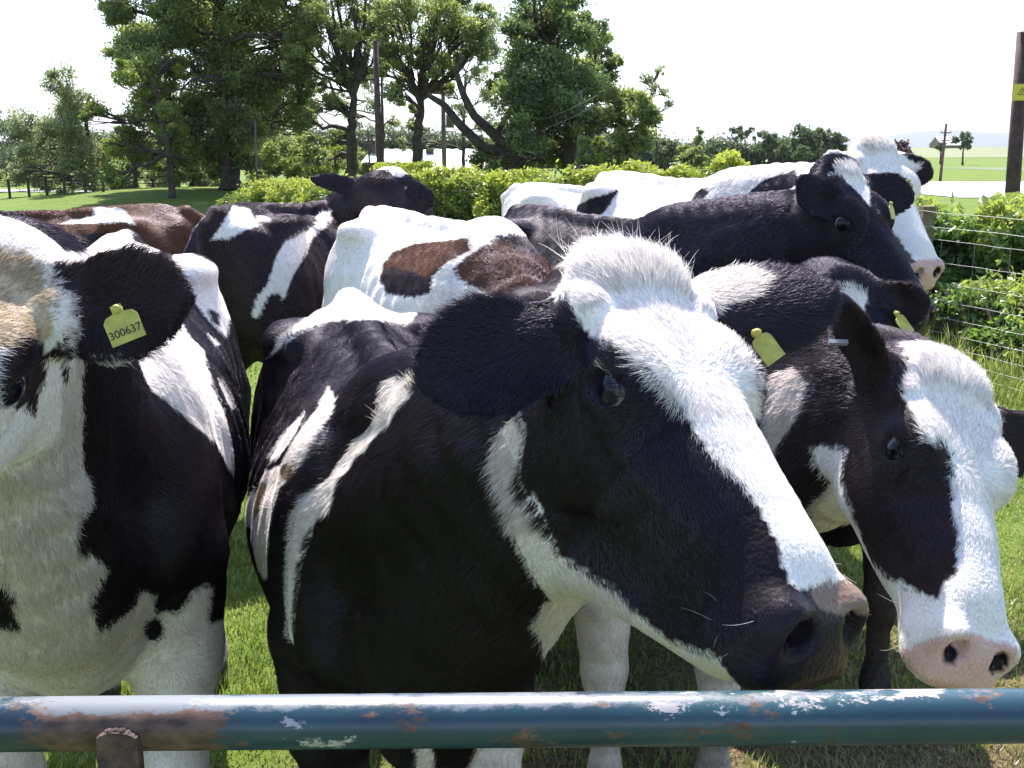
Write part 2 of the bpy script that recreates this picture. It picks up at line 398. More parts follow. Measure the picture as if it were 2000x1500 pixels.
def nets(V, lo, res):
    S = V < 0
    nx, ny, nz = V.shape
    c = np.zeros((nx - 1, ny - 1, nz - 1), np.int8)
    for i in (0, 1):
        for j in (0, 1):
            for k in (0, 1): c += S[i:nx - 1 + i, j:ny - 1 + j, k:nz - 1 + k]
    A = np.argwhere((c > 0) & (c < 8))
    idx = np.full(c.shape, -1, np.int32); idx[tuple(A.T)] = np.arange(len(A))
    corners = np.array([[i, j, k] for i in (0, 1) for j in (0, 1) for k in (0, 1)])
    vals = np.stack([V[A[:, 0] + o[0], A[:, 1] + o[1], A[:, 2] + o[2]] for o in corners], 1)
    acc = np.zeros((len(A), 3)); cnt = np.zeros(len(A))
    for a in range(8):
        for b in range(a + 1, 8):
            if np.abs(corners[a] - corners[b]).sum() != 1: continue
            va, vb = vals[:, a], vals[:, b]; m = (va < 0) != (vb < 0)
            t = va[m] / (va[m] - vb[m])
            acc[m] += corners[a] + t[:, None] * (corners[b] - corners[a]); cnt[m] += 1
    verts = lo + (A + acc / cnt[:, None]) * res
    quads = []
    for ax in range(3):
        o1, o2 = [(1, 2), (2, 0), (0, 1)][ax]
        s0 = [slice(1, -1)] * 3; s1 = [slice(1, -1)] * 3
        s0[ax] = slice(0, -1); s1[ax] = slice(1, None)
        a = S[tuple(s0)]; b = S[tuple(s1)]
        E = np.argwhere(a != b); flip = ~a[tuple(E.T)]
        base = E.copy(); base[:, o1] += 1; base[:, o2] += 1
        e1 = np.zeros(3, int); e1[o1] = 1; e2 = np.zeros(3, int); e2[o2] = 1
        q = np.stack([idx[tuple((base - e1 - e2).T)], idx[tuple((base - e2).T)], idx[tuple(base.T)], idx[tuple((base - e1).T)]], 1)
        q[flip] = q[flip][:, ::-1]
        quads.append(q)
    q = np.vstack(quads); q = q[(q >= 0).all(1)]
    return verts, q

def inpoly(u, v, poly):
    poly = np.asarray(poly, float)
    m = (u >= poly[:, 0].min()) & (u <= poly[:, 0].max()) & (v >= poly[:, 1].min()) & (v <= poly[:, 1].max())
    r = np.zeros(len(u), bool)
    if not m.any(): return r
    x, y = u[m], v[m]; c = np.zeros(len(x), bool)
    for (x1, y1), (x2, y2) in zip(poly, np.roll(poly, -1, 0)):
        if y1 == y2: continue
        cr = ((y1 > y) != (y2 > y)) & (x < (x2 - x1) * (y - y1) / (y2 - y1) + x1)
        c ^= cr
    r[m] = c
    return r
def vnoise(p, seed=0):
    """cheap smooth noise in [-1, 1] from summed sines"""
    r = np.random.default_rng(seed); s = np.zeros(len(p))
    for _ in range(7):
        k = r.normal(size=3); s += np.sin(p @ (k * r.uniform(.6, 2.0)) + r.uniform(0, 6.28))
    return s / 4

COATS = dict(
    W=(.90, .85, .825), w=(.80, .73, .69), F=(.56, .45, .31), K=(.0105, .0070, .0125), k=(.025, .0135, .015),
    B=(.115, .048, .022), P=(.68, .43, .39), N=(.020, .015, .022), G=(.10, .085, .085), H=(.24, .165, .13), M=(.34, .27, .17))
CG = ['body', 'head', 'earL', 'earR']

def coat_colour(p, grp, coat):
    """coat of a hide point: patches are outlines that hold for one region of the animal (body, head or ear)"""
    r = p - EYE; dd = r @ CF
    u = 1000 + FPX * (r @ CR) / dd; v = 750 - FPX * (r @ CU) / dd
    jit = 4.0 / np.maximum(dd, .6)
    n1 = vnoise(p * 45, 3); n2 = vnoise(p * 45, 4)
    u = u + jit * n1; v = v + jit * n2
    out = np.zeros((len(p), 3))
    for gi, g in enumerate(CG):
        m = grp == gi
        if not m.any(): continue
        spec = coat.get(g, coat['body'])
        out[m] = COATS[spec[0]]
        um, vm = u[m], v[m]; o = out[m]
        for key, poly in spec[1:]:
            o[inpoly(um, vm, poly)] = COATS[key]
        out[m] = o
    # mud splashed up the legs
    f = np.clip((.62 - p[:, 2]) / .5, 0, 1) * np.clip(.55 + .6 * vnoise(p * 16, 31) + .25 * vnoise(p * 60, 32), 0, 1) * .8
    return out * (1 - f[:, None]) + np.array([.13, .10, .065]) * f[:, None]

def rot_frame(x, y):
    x = unit(x); y = unit(np.asarray(y) - (np.asarray(y) @ x) * x); z = np.cross(x, y)
    return np.stack([x, y, z], 1)

# hide (skin and short under-coat) and hair share the coat colour stored on the mesh / on each hair
def coat_mat(name, hair):
    m, nt, out = node_mat(name)
    c = N(nt, "ShaderNodeAttribute", attribute_name="coat").outputs["Color"]
    if not hair:
        f = noise(nt, 260, 4, .7)
        vv = N(nt, "ShaderNodeMapRange", {0: f, 1: .3, 2: .7, 3: .75, 4: 1.12})
        cm = N(nt, "ShaderNodeVectorMath", {0: c, 1: vv.outputs[0]}, operation='MULTIPLY')
        p = N(nt, "ShaderNodeBsdfPrincipled", {"Base Color": cm.outputs[0], "Roughness": .62, "Specular IOR Level": .12})
        wet = N(nt, "ShaderNodeAttribute", attribute_name="wet").outputs["Fac"]
        rr = N(nt, "ShaderNodeMapRange", {0: wet, 3: .62, 4: .30}); nt.links.new(rr.outputs[0], p.inputs["Roughness"])
        f2 = N(nt, "ShaderNodeTexVoronoi", {"Scale": 190.0}); nt.links.new(N(nt, "ShaderNodeTexCoord").outputs["Object"], f2.inputs["Vector"])
        b = N(nt, "ShaderNodeBump", {"Strength": .35, "Distance": .002, "Height": f2.outputs["Distance"]})
        nt.links.new(b.outputs[0], p.inputs["Normal"])
        nt.links.new(p.outputs[0], out.inputs[0])
    else:
        d = N(nt, "ShaderNodeBsdfDiffuse", {"Color": c}); t = N(nt, "ShaderNodeBsdfTranslucent", {"Color": c})
        g = N(nt, "ShaderNodeBsdfGlossy", {"Color": (.82, .76, .95, 1), "Roughness": .36})
        s1 = N(nt, "ShaderNodeMixShader", {0: .46, 1: d.outputs[0], 2: t.outputs[0]})
        s2 = N(nt, "ShaderNodeMixShader", {0: .065, 1: s1.outputs[0], 2: g.outputs[0]})
        nt.links.new(s2.outputs[0], out.inputs[0])
    return m
M_HIDE = coat_mat("hide", False); M_HAIR = coat_mat("hair", True)
M_EYE, _nt, _o = node_mat("eyeball")
_c = N(_nt, "ShaderNodeAttribute", attribute_name="eye").outputs["Fac"]
_p = N(_nt, "ShaderNodeBsdfPrincipled", {"Roughness": .14, "Specular IOR Level": .25})
_nt.links.new(ramp(_nt, _c, [(0.0, (.004, .004, .008)), (.42, (.008, .008, .02)), (.52, (.02, .015, .03)), (.64, (.40, .33, .38))]), _p.inputs[0])
_nt.links.new(_p.outputs[0], _o.inputs[0])
M_TAG = simple("ear_tag_plastic", (.36, .33, .07), (.52, .48, .09), 60, .5)
M_TAGM = simple("ear_tag_metal", (.55, .55, .6), None, rough=.35, metallic=.6)
M_INK = simple("ear_tag_ink", (.02, .02, .02), None, rough=.6)

def uv_ball(c, r, M, fwd, n=20):
    th = np.linspace(0, math.pi, n); ph = np.linspace(0, 2 * math.pi, 2 * n, endpoint=False)
    T, Ph = np.meshgrid(th, ph, indexing='ij')
    v = np.stack([np.sin(T) * np.cos(Ph), np.sin(T) * np.sin(Ph), np.cos(T)], -1).reshape(-1, 3)
    m = 2 * n; i = np.arange(n - 1)[:, None] * m; j = np.arange(m)[None]; k = (j + 1) % m
    q = np.stack([i + j, i + m + j, i + m + k, i + k], -1).reshape(-1, 4)
    att = np.arccos(np.clip(v @ (M.T @ fwd), -1, 1)) / (math.pi / 2)
    return c + (v * r) @ M.T, q, att

def fur(name, parent, verts, quads, nrm, grp, coat, flow, dens, length, rad, lift, parts=4, curl=.25, seed=1, lmul=None, bare=None):
    r = np.random.default_rng(seed)
    tri = np.vstack([quads[:, [0, 1, 2]], quads[:, [0, 2, 3]]])
    A = verts[tri[:, 0]]; B = verts[tri[:, 1]]; C = verts[tri[:, 2]]
    cr = np.cross(B - A, C - A); area = np.linalg.norm(cr, axis=1) / 2; nn = cr / (2 * area[:, None] + 1e-12)
    cen = (A + B + C) / 3
    tocam = unit(EYE - cen); f = (nn * tocam).sum(1)
    wt = np.where(f > -.25, 1.0, .12)                       # thinner coat on the far side
    cx = (cen - EYE) @ CF; px = 1000 + FPX * ((cen - EYE) @ CR) / np.maximum(cx, .3); py = 750 - FPX * ((cen - EYE) @ CU) / np.maximum(cx, .3)
    wt *= np.where((px < -150) | (px > 2150) | (py > 1620), .12, 1.0)
    wt *= dens[tri].mean(1)
    wgt = area * wt; tot = wgt.sum(); n = int(tot)
    ti = np.searchsorted(np.cumsum(wgt), r.random(n) * tot); ti = np.minimum(ti, len(tri) - 1)
    a = np.sqrt(r.random(n)); b = r.random(n)
    bw = np.stack([1 - a, a * (1 - b), a * b], 1)
    T = tri[ti]
    mix = lambda X: (X[T] * bw.reshape(n, 3, *([1] * (X.ndim - 1)))).sum(1)
    root = mix(verts); no = unit(mix(nrm)); fl = mix(flow); L = mix(length)
    g = grp[T[:, 0]]
    fl = fl + r.normal(size=(n, 3)) * curl * .5 + np.stack([vnoise(root * 22, 11 + i) for i in range(3)], 1) * curl
    fl = fl - (fl * no).sum(1, keepdims=True) * no; fl = unit(fl)
    col = coat_colour(root + fl * (-.35 * L[:, None]) * 1.0, g, coat)
    if bare is not None: col = np.where(mix(bare)[:, None] > .5, np.array(COATS['N']), col)
    lum = r.normal(1, .16, n).clip(.55, 1.5); dark = col.max(1) < .1
    col = col * np.where(dark, r.normal(1, .3, n).clip(.4, 2.2), lum)[:, None]
    L = L * r.uniform(.55, 1.2, n)
    lf = mix(lift) * r.uniform(.4, 1.5, n)
    t = np.linspace(0, 1, parts)
    bendv = unit(np.cross(fl, no)) * r.normal(0, .16, n)[:, None]
    pts = root[:, None] + fl[:, None] * (L[:, None] * t[None])[..., None] + no[:, None] * (L[:, None] * lf[:, None] * (t * (1.35 - .75 * t))[None])[..., None] + bendv[:, None] * (L[:, None] * (t ** 2)[None])[..., None]
    pts -= no[:, None] * .0008
    rr = (mix(rad) * r.uniform(.7, 1.25, n))[:, None] * np.interp(t, [0, .35, 1], [1.0, .9, .12])[None]
    hc = bpy.data.hair_curves.new(name)
    hc.add_curves([parts] * n)
    hc.attributes['position'].data.foreach_set('vector', pts.astype(np.float32).ravel())
    ra = hc.attributes.get('radius') or hc.attributes.new('radius', 'FLOAT', 'POINT')
    ra.data.foreach_set('value', rr.astype(np.float32).ravel())
    ca = hc.attributes.new('coat', 'FLOAT_COLOR', 'CURVE')
    ca.data.foreach_set('color', np.concatenate([col, np.ones((n, 1))], 1).astype(np.float32).ravel())
    hc.materials.append(M_HAIR)
    o = bpy.data.objects.new(name, hc); link(o); child_world(o, parent)
    return o

def ear_tag(parent, c, u, v, size=(.055, .065), rows=(), mat=None):
    """flap tag: u = right, v = up of the printed face"""
    u = unit(u); v = unit(np.asarray(v) - (np.asarray(v) @ u) * u); n = np.cross(u, v)
    w, h = size[0] / 2, size[1] / 2
    out = np.array([(-w, -h), (w, -h), (w, h * .35), (w * .78, h * .62), (w * .3, h * .72), (w * .3, h * 1.15), (-w * .3, h * 1.15), (-w * .3, h * .72), (-w * .78, h * .62), (-w, h * .35)])
    f = np.array([c + u * x + v * y + n * .0012 for x, y in out]); b = f - n * .0024
    k = len(out); me_v = np.vstack([f, b])
    me = bpy.data.meshes.new("ear_tag")
    me.from_pydata([tuple(q) for q in me_v], [], [tuple(range(k)), tuple(range(2 * k - 1, k - 1, -1))] + [(i, i + k, (i + 1) % k + k, (i + 1) % k) for i in range(k)])
    me.materials.append(mat or M_TAG)
    o = bpy.data.objects.new("ear_tag", me); link(o); child_world(o, parent)
    B = Acc(); B.tube([c + v * h * .9 - n * .002, c + v * h * .9 + n * .006], [.0065, .0045], 12)
    st = B.build("stud", M_TAG, None, True); st.parent = o
    st.matrix_parent_inverse = Matrix.Translation(parent.location).inverted() @ Matrix.Translation(parent.location)
    for txt, sz, dy in rows:
        cu = bpy.data.curves.new("number", 'FONT'); cu.body = txt; cu.size = sz; cu.align_x = 'CENTER'; cu.align_y = 'CENTER'; cu.extrude = .0002
        tmp = bpy.data.objects.new("number_tmp", cu); COL.objects.link(tmp); bpy.context.view_layer.update()
        tm = bpy.data.meshes.new_from_object(tmp.evaluated_get(bpy.context.evaluated_depsgraph_get())); bpy.data.objects.remove(tmp)
        tm.materials.clear(); tm.materials.append(M_INK)
        t = bpy.data.objects.new("number", tm); p = c + v * dy + n * .0018
        t.matrix_world = Matrix([[u[0], v[0], n[0], p[0]], [u[1], v[1], n[1], p[1]], [u[2], v[2], n[2], p[2]], [0, 0, 0, 1]])
        link(t); t.parent = o
    return o

def make_cow(label, front, rear, s, poll=None, axis=None, lat=None, ears=(), coat=None, res=.012, hair=0, hs=1.0, group="cattle crowding up to the gate",
             legs=True, head=True, hair_len=1.0, eyes=(1, 1), poll_tuft=1.0, tail=True, neck_w=1.0, legx=None, hc=(.0, -.085), hb=(.085, -.185), throat=0):
    front = np.array([*front, 0.]); rear = np.array([*rear, 0.])
    mid = (front + rear) / 2; bx = unit(front - rear); by = np.cross([0, 0, 1.], bx)
    MB = np.stack([bx, by, [0, 0, 1.]], 1)
    bl = np.linalg.norm(front - rear) / (1.45 * s)
    def b(x, y, z): return mid + bx * (x + .025) * s * bl + by * y * s + np.array([0, 0, z * s])
    pr = []
    xs = np.array([-.80, -.72, -.60, -.45, -.2, .05, .25, .4, .52, .63, .72]) * s * bl
    pr.append(Loft(mid, MB, xs, np.array([.05, .16, .225, .265, .295, .315, .285, .235, .205, .165, .10]) * s,
                   np.array([1.27, 1.345, 1.37, 1.365, 1.325, 1.31, 1.325, 1.345, 1.31, 1.20, 1.08]) * s,
                   np.array([1.05, .84, .76, .68, .60, .55, .56, .58, .62, .70, .84]) * s, 2.25, .38, .28, .06))
    I3 = MB
    for sd in (-1, 1):
        pr.append(Ell(b(-.44, .195 * sd, 1.285), I3, (.09 * s, .06 * s, .045 * s), .09))            # hook bones
        pr.append(Ell(b(-.70, .10 * sd, 1.24), I3, (.05 * s, .04 * s, .05 * s), .07))               # pin bones
        pr.append(Ell(b(-.52, .16 * sd, 1.0), I3, (.20 * s, .13 * s, .26 * s), .10))                # thigh
        pr.append(Ell(b(.40, .15 * sd, 1.02), I3, (.15 * s, .10 * s, .24 * s), .09))                # shoulder
        pr.append(Ell(b(.56, .15 * sd, .92), I3, (.07 * s, .06 * s, .08 * s), .08))                 # shoulder point
        if legs:
            f0 = .03 if sd > 0 else -.03
            if legx: f0 = legx[0 if sd < 0 else 1]
            K = [(.44, .16, .86, .115), (.42, .165, .66, .082), (.44 + f0, .15, .42, .056), (.445 + f0, .15, .36, .046), (.45 + f0, .145, .15, .036), (.46 + f0, .145, .10, .046), (.485 + f0, .145, .05, .042)]
            for a, c in zip(K[:-1], K[1:]): pr.append(Cone(b(a[0], a[1] * sd, a[2]), b(c[0], c[1] * sd, c[2]), a[3] * s, c[3] * s, .03))
            pr.append(Cone(b(.475 + f0, .145 * sd, .045), b(.51 + f0, .145 * sd, .03), .048 * s, .043 * s, .015))
            K = [(-.52, .17, .92, .15), (-.42, .18, .72, .115), (-.60, .165, .54, .066), (-.66, .16, .48, .055), (-.64 - f0, .155, .38, .042), (-.62 - f0, .15, .16, .038), (-.61 - f0, .15, .10, .048), (-.58 - f0, .15, .05, .044)]
            for a, c in zip(K[:-1], K[1:]): pr.append(Cone(b(a[0], a[1] * sd, a[2]), b(c[0], c[1] * sd, c[2]), a[3] * s, c[3] * s, .035))
            pr.append(Cone(b(-.59 - f0, .15 * sd, .045), b(-.55 - f0, .15 * sd, .03), .048 * s, .043 * s, .015))
    for i in range(9):                                                                               # spine knobs
        pr.append(Ell(b(-.6 + i * .11, 0, 1.33 + (.012 if i < 4 else 0)), I3, (.045 * s, .022 * s, .018 * s), .05))
    if tail:
        T = [b(-.74, 0, 1.33), b(-.82, 0, 1.28), b(-.84, .01, 1.1), b(-.835, .02, .8), b(-.83, .02, .55)]
        for i in range(4): pr.append(Cone(T[i], T[i + 1], (.04, .032, .024, .018)[i] * s, (.032, .024, .018, .03)[i] * s, .03))
    hs_ = s * hs
    if head:
        HP = P(*poll) if len(poll) == 3 else np.asarray(poll[:3])
        HM = rot_frame(V3(axis), V3(lat))
        hx, hy, hz = HM.T
        def h(x, y, z): return HP + (hx * x + hy * y + hz * z) * hs_
        # neck
        Wc, Hc = b(.36, 0, 1.25), h(hc[0], 0, hc[1]); Bc, Hb = b(.60, 0, .90), h(hb[0], 0, hb[1])
        c1 = Wc + (bx * .75 + np.array([0, 0, .35])) * .20 * s; c2 = Hc + unit(-hx * .8 - hz * .9) * .17 * hs_
        e1 = Bc + (bx * .9 + np.array([0, 0, .35])) * .14 * s; e2 = Hb + unit(-hx * .55 - hz * .9) * .13 * hs_
        def bez(t, A, B_, C, D): return A * (1 - t) ** 3 + 3 * B_ * t * (1 - t) ** 2 + 3 * C * t * t * (1 - t) + D * t ** 3
        n = 8
        for i in range(n):
            t0, t1 = i / n, (i + 1) / n
            U0, U1 = bez(t0, Wc, c1, c2, Hc), bez(t1, Wc, c1, c2, Hc); L0, L1 = bez(t0, Bc, e1, e2, Hb), bez(t1, Bc, e1, e2, Hb)
            ru = lambda t: (.105 - .03 * t) * s * neck_w; rl = lambda t: (.135 - .065 * t) * s * neck_w; rm = lambda t: (.16 - .065 * t) * s * neck_w
            pr.append(Cone(U0, U1, ru(t0), ru(t1), .07)); pr.append(Cone(L0, L1, rl(t0), rl(t1), .06))
            pr.append(Cone(U0 * .55 + L0 * .45, U1 * .55 + L1 * .45, rm(t0), rm(t1), .07))
        # head
        xs = np.array([-.035, 0, .05, .10, .15, .20, .26, .32, .38, .43, .465, .51, .545]) * hs_
        pr.append(Loft(HP, HM, xs, np.array([.062, .094, .106, .109, .108, .102, .090, .079, .072, .073, .079, .078, .058]) * hs_,
                       np.array([-.02, .000, .005, .008, .009, .007, .005, .004, .003, .001, -.010, -.040, -.078]) * hs_,
                       np.array([-.07, -.12, -.18, -.228, -.255, -.258, -.245, -.220, -.190, -.168, -.156, -.142, -.122]) * hs_, 2.6, .12, .48, .035, 'head'))
        pr.append(Ell(h(.005, 0, -.008), HM, np.array((.04, .082, .024)) * hs_, .04, 'head'))                # poll
        for sd in (-1, 1):
            pr.append(Ell(h(.165, .091 * sd, -.032), HM, np.array((.050, .026, .036)) * hs_, .03, 'head'))   # orbit
            pr.append(Ell(h(.15, .082 * sd, -.014), HM, np.array((.05, .024, .020)) * hs_, .04, 'head'))    # brow
            pr.append(Ell(h(.06, .092 * sd, -.035), HM, np.array((.036, .028, .036)) * hs_, .018, 'head'))     # horn bud
            pr.append(Ell(h(.17, .080 * sd, -.13), HM, np.array((.09, .026, .085)) * hs_, .04, 'head'))     # cheek
            pr.append(Cone(h(.27, .062 * sd, -.055), h(.37, .050 * sd, -.055), .022 * hs_, .016 * hs_, .03, 'head'))
            pr.append(Cone(h(.20, .096 * sd, -.080), h(.33, .070 * sd, -.078), .014 * hs_, .009 * hs_, .018, 'head'))   # facial crest
            pr.append(Cone(h(.215, .100 * sd, -.058), h(.150, .106 * sd, -.068), .010 * hs_, .009 * hs_, .012, 'head'))  # lower lid fold
            pr.append(Ell(h(.490, .050 * sd, -.055), HM, np.array((.038, .032, .042)) * hs_, .015, 'head'))  # nostril wing
            pr.append(Ell(h(.485, .058 * sd, -.105), HM, np.array((.050, .026, .030)) * hs_, .02, 'head'))   # lip
            a = rot_frame(hx * .8 + hy * sd * .3 + hz * .45, hy)
            pr.append(Ell(h(.520, .050 * sd, -.040), a, np.array((.013, .017, .027)) * hs_, .008, 'head', True))   # nostril
            pr.append(Ell(h(.505, .038 * sd, -.042), HM, np.array((.022, .014, .016)) * hs_, .01, 'head', True))
            pr.append(Ell(h(.175, .126 * sd, -.042), rot_frame(hx * .84 + hz * .54, hy), np.array((.033, .021, .0155)) * hs_, .006, 'head', True))  # eye opening
            pr.append(Cone(h(.42, .086 * sd, -.128), h(.545, .058 * sd, -.112), .0045 * hs_, .0045 * hs_, .006, 'head', True))  # mouth line
        pr.append(Ell(h(.495, 0, -.075), HM, np.array((.036, .058, .050)) * hs_, .02, 'head'))
        pr.append(Ell(h(.465, 0, -.148), HM, np.array((.060, .046, .022)) * hs_, .02, 'head'))                # chin
        pr.append(Cone(h(.47, .0, -.130), h(.555, 0, -.118), .0045 * hs_, .005 * hs_, .006, 'head', True))
    if throat:
        pr.append(Cone(h(.44, 0, -.175), h(.17, 0, -.335), .040 * hs_, throat * hs_, .05, 'head'))
        pr.append(Cone(h(.17, 0, -.31), b(.68, 0, .80), .055 * s, .10 * s, .07))     # dewlap
    eobj = []
    for e in ears:
        # e: side, tip direction in head frame, opening direction in head frame, length, width
        sd = e['s']; g = 'earL' if sd > 0 else 'earR'
        base = h(e.get('bx', .045), .085 * sd, e.get('bz', -.065))
        if 'tip' in e: u = P(*e['tip']) - base; L = np.linalg.norm(u)
        else: u = HM @ np.array(e['u']); L = e.get('L', .19) * hs_
        nn = V3(e['ncam']) if 'ncam' in e else HM @ np.array(e['n'])
        E = Ear(base, u, nn, L, e.get('W', .12) * hs_, .0125, e.get('cup', 3.5), .03, g)
        pr.append(E); eobj.append((E, e))
        pr.append(Cone(base - unit(u) * .02, base + unit(u) * .04 * hs_, .036 * hs_, .026 * hs_, .03, g))
    verts, quads = surface(pr, res)
    verts[:, 2] = np.maximum(verts[:, 2], 0.002)
    D, gd = field(pr, verts, True)
    G = np.stack([gd.get(k, np.full(len(verts), 9.)) for k in CG], 1); G[:, 0] += .004; grp = G.argmin(1)
    eps = .004
    nrm = unit(np.stack([field(pr, verts + eps * e) - field(pr, verts - eps * e) for e in np.eye(3)], 1))
    # loose skin: folds across the neck, ribs and small unevenness
    xb = (verts - mid) @ bx / s; disp = .0030 * vnoise(verts * 13, 21) + .0016 * vnoise(verts * 34, 22)
    rib = np.exp(-((xb + .08) / .30) ** 4) * np.exp(-((verts[:, 2] / s - .95) / .22) ** 4) * (grp == 0)
    disp += .0045 * rib * np.sin((xb + .10 * (verts[:, 2] / s)) * 2 * math.pi / .085)
    if head:
        dn = np.linalg.norm(verts - HP, axis=1); fold = np.exp(-((dn - .42 * s) / (.16 * s)) ** 4) * (grp == 0)
        disp += .0032 * fold * np.sin(dn * 2 * math.pi / .075 + 1.6 * vnoise(verts * 7, 23)) * (.6 + .4 * vnoise(verts * 5, 24))
        disp *= np.where(grp == 1, .35, 1.0)
    disp *= np.where(grp >= 2, .3, 1.0)
    verts = verts + nrm * disp[:, None]; verts[:, 2] = np.maximum(verts[:, 2], .002)
    fn = np.cross(verts[quads[:, 2]] - verts[quads[:, 0]], verts[quads[:, 3]] - verts[quads[:, 1]]); nv = np.zeros_like(verts)
    for k in range(4):
        for ax in range(3): nv[:, ax] += np.bincount(quads[:, k], fn[:, ax], len(verts))
    nv = unit(nv); nrm = np.where(((nv * nrm).sum(1) > .2)[:, None], nv, nrm)
    coat = coat or {'body': ['K']}
    col = coat_colour(verts, grp, coat)
    wet = np.zeros(len(verts)); bare = np.zeros(len(verts))
    root = empty("cow", (mid[0], mid[1], 0), label=label, category="cow", group=group)
    if head:
        q = (verts - HP) @ HM / hs_
        mz = (q[:, 0] > coat.get('pad', .470) + .35 * np.maximum(0, np.abs(q[:, 1]) - .04)) & (q[:, 0] > .455) & (q[:, 2] > -.126)
        mz &= grp == 1
        wet[mz] = 1; bare[mz] = 1
        nose = coat.get('nose', 'N')
        nn_ = vnoise(verts * 60, 9)
        mc = np.array(COATS[nose])[None] * np.ones((mz.sum(), 1))
        if nose == 'N': mc = np.where(nn_[mz][:, None] > .95, np.array([.30, .20, .20]), mc)
        else: mc = np.where(nn_[mz][:, None] > 1.15, np.array([.03, .02, .02]), mc)
        hole = np.zeros(len(verts), bool)
        for sd in (-1, 1):
            hole |= np.linalg.norm((q - np.array([.512, .045 * sd, -.045])) / np.array([.02, .017, .022]), axis=1) < 1
        keep = np.abs(col[mz] - np.array(COATS['H'])).max(1) < .01; mc[keep] = COATS['H']
        col[mz] = mc; col[hole & mz] = (.012, .007, .010)
        lid = np.zeros(len(verts), bool)
        for sd in (-1, 1):
            lid |= np.linalg.norm((q - np.array([.175, .115 * sd, -.042])) / np.array([.027, .03, .018]), axis=1) < 1
        col[lid] = col[lid] * .25 + np.array([.008, .006, .010]); bare[lid] = 1; wet[lid] = .7
    hoof = verts[:, 2] < .075 * s
    col[hoof] = (.05, .04, .03); bare[hoof] = 1
    body = mesh_np("body", verts, quads, M_HIDE, None)
    child_world(body, root)
    me = body.data
    at = me.color_attributes.new("coat", 'FLOAT_COLOR', 'POINT')
    at.data.foreach_set("color", np.concatenate([col, np.ones((len(col), 1))], 1).astype(np.float32).ravel())
    wa = me.attributes.new("wet", 'FLOAT', 'POINT'); wa.data.foreach_set("value", wet.astype(np.float32))
    if head:
        for sd in (-1, 1):
            if not eyes[0 if sd < 0 else 1]: continue
            look = unit(hy * sd * .95 + hx * .25 + hz * .05)
            if coat.get('look') is not None: look = unit(V3(coat['look']))
            ev, eq, att = uv_ball(h(.175, .0965 * sd, -.042), 0.0285 * hs_, HM, look)
            eo = mesh_np("eye", ev, eq, M_EYE, None); child_world(eo, root)
            ea = eo.data.attributes.new("eye", 'FLOAT', 'POINT'); ea.data.foreach_set("value", att.astype(np.float32))
    info = dict(root=root, ears=eobj, pr=pr)
    if head: info.update(h=h, HM=HM, HP=HP)
    if hair:
        flow = np.tile(-bx + np.array([0, 0, -.45]), (len(verts), 1))
        lowm = verts[:, 2] < .6 * s; flow[lowm] = (0, 0, -1)
        L = np.full(len(verts), .018 * hair_len); lift = np.full(len(verts), .13); dens = np.ones(len(verts))
        if head:
            # neck hair lies from head to shoulder
            dn = np.linalg.norm(verts - HP, axis=1); wn = np.clip((.95 * s - dn) / .3, 0, 1) * (grp == 0) * (verts[:, 2] > .6 * s)
            nd = unit(b(.4, 0, 1.0) - HP) + np.array([0, 0, -.35])
            flow = flow * (1 - wn[:, None]) + nd * wn[:, None]
            L = L * (1 + .5 * wn); lift = lift + .08 * wn
            m = grp == 1; q = (verts - HP) @ HM / hs_
            lx = np.where(q[:, 0] < .19, -1.0, 1.0) * np.clip(np.abs(q[:, 0] - .19) / .05, .15, 1); ly = np.clip(q[:, 1] * 12, -1, 1)
            lo_ = np.stack([lx, ly * .7, np.where(q[:, 2] < -.05, -.25, .1)], 1)
            side = q[:, 2] < -.05
            lo_[side] = np.stack([np.where(q[side, 0] > .25, .8, .1), np.zeros(side.sum()), np.where(q[side, 0] > .25, -.3, -1.)], 1)
            flow[m] = (lo_ @ HM.T)[m]
            L[m] = .013 * hair_len; lift[m] = .15
            top = m & (q[:, 2] > -.05) & (q[:, 0] < .24) & (np.abs(q[:, 1]) < .11)
            L[top] = .018 * hair_len; lift[top] = .17
            pt = (q[:, 0] < .055) & (q[:, 2] > -.09) & (q[:, 0] > -.09) & (np.abs(q[:, 1]) < .075) & ((grp == 1) | (grp == 0))
            L[pt] = .032 * poll_tuft; lift[pt] = .32
            mzn = m & (q[:, 0] > .36); L[mzn] = .008; lift[mzn] = .15
        for E, e in eobj:
            gi = CG.index(E.g); m = grp == gi
            if not m.any(): continue
            qe = (verts[m] - E.o) @ E.M
            edge = np.clip(np.abs(qe[:, 1]) / (E.W / 2), 0, 1.2)
            flow[m] = E.u * (.8) + np.outer(np.sign(qe[:, 1]) * edge * .8, E.v) + E.n * .15
            L[m] = (.012 + .010 * edge) * hair_len; lift[m] = .30
        rad = np.full(len(verts), hair['rad']) * np.where(grp == 1, .9, 1)
        dn = dens * hair['dens'] * (1 - .97 * (bare > .5)) * np.clip(.016 / L, .6, 1.6)
        fur("fur", root, verts, quads, nrm, grp, coat, flow, dn, L, rad, lift, hair.get('parts', 4), hair.get('curl', .25), seed=len(label))
    return info

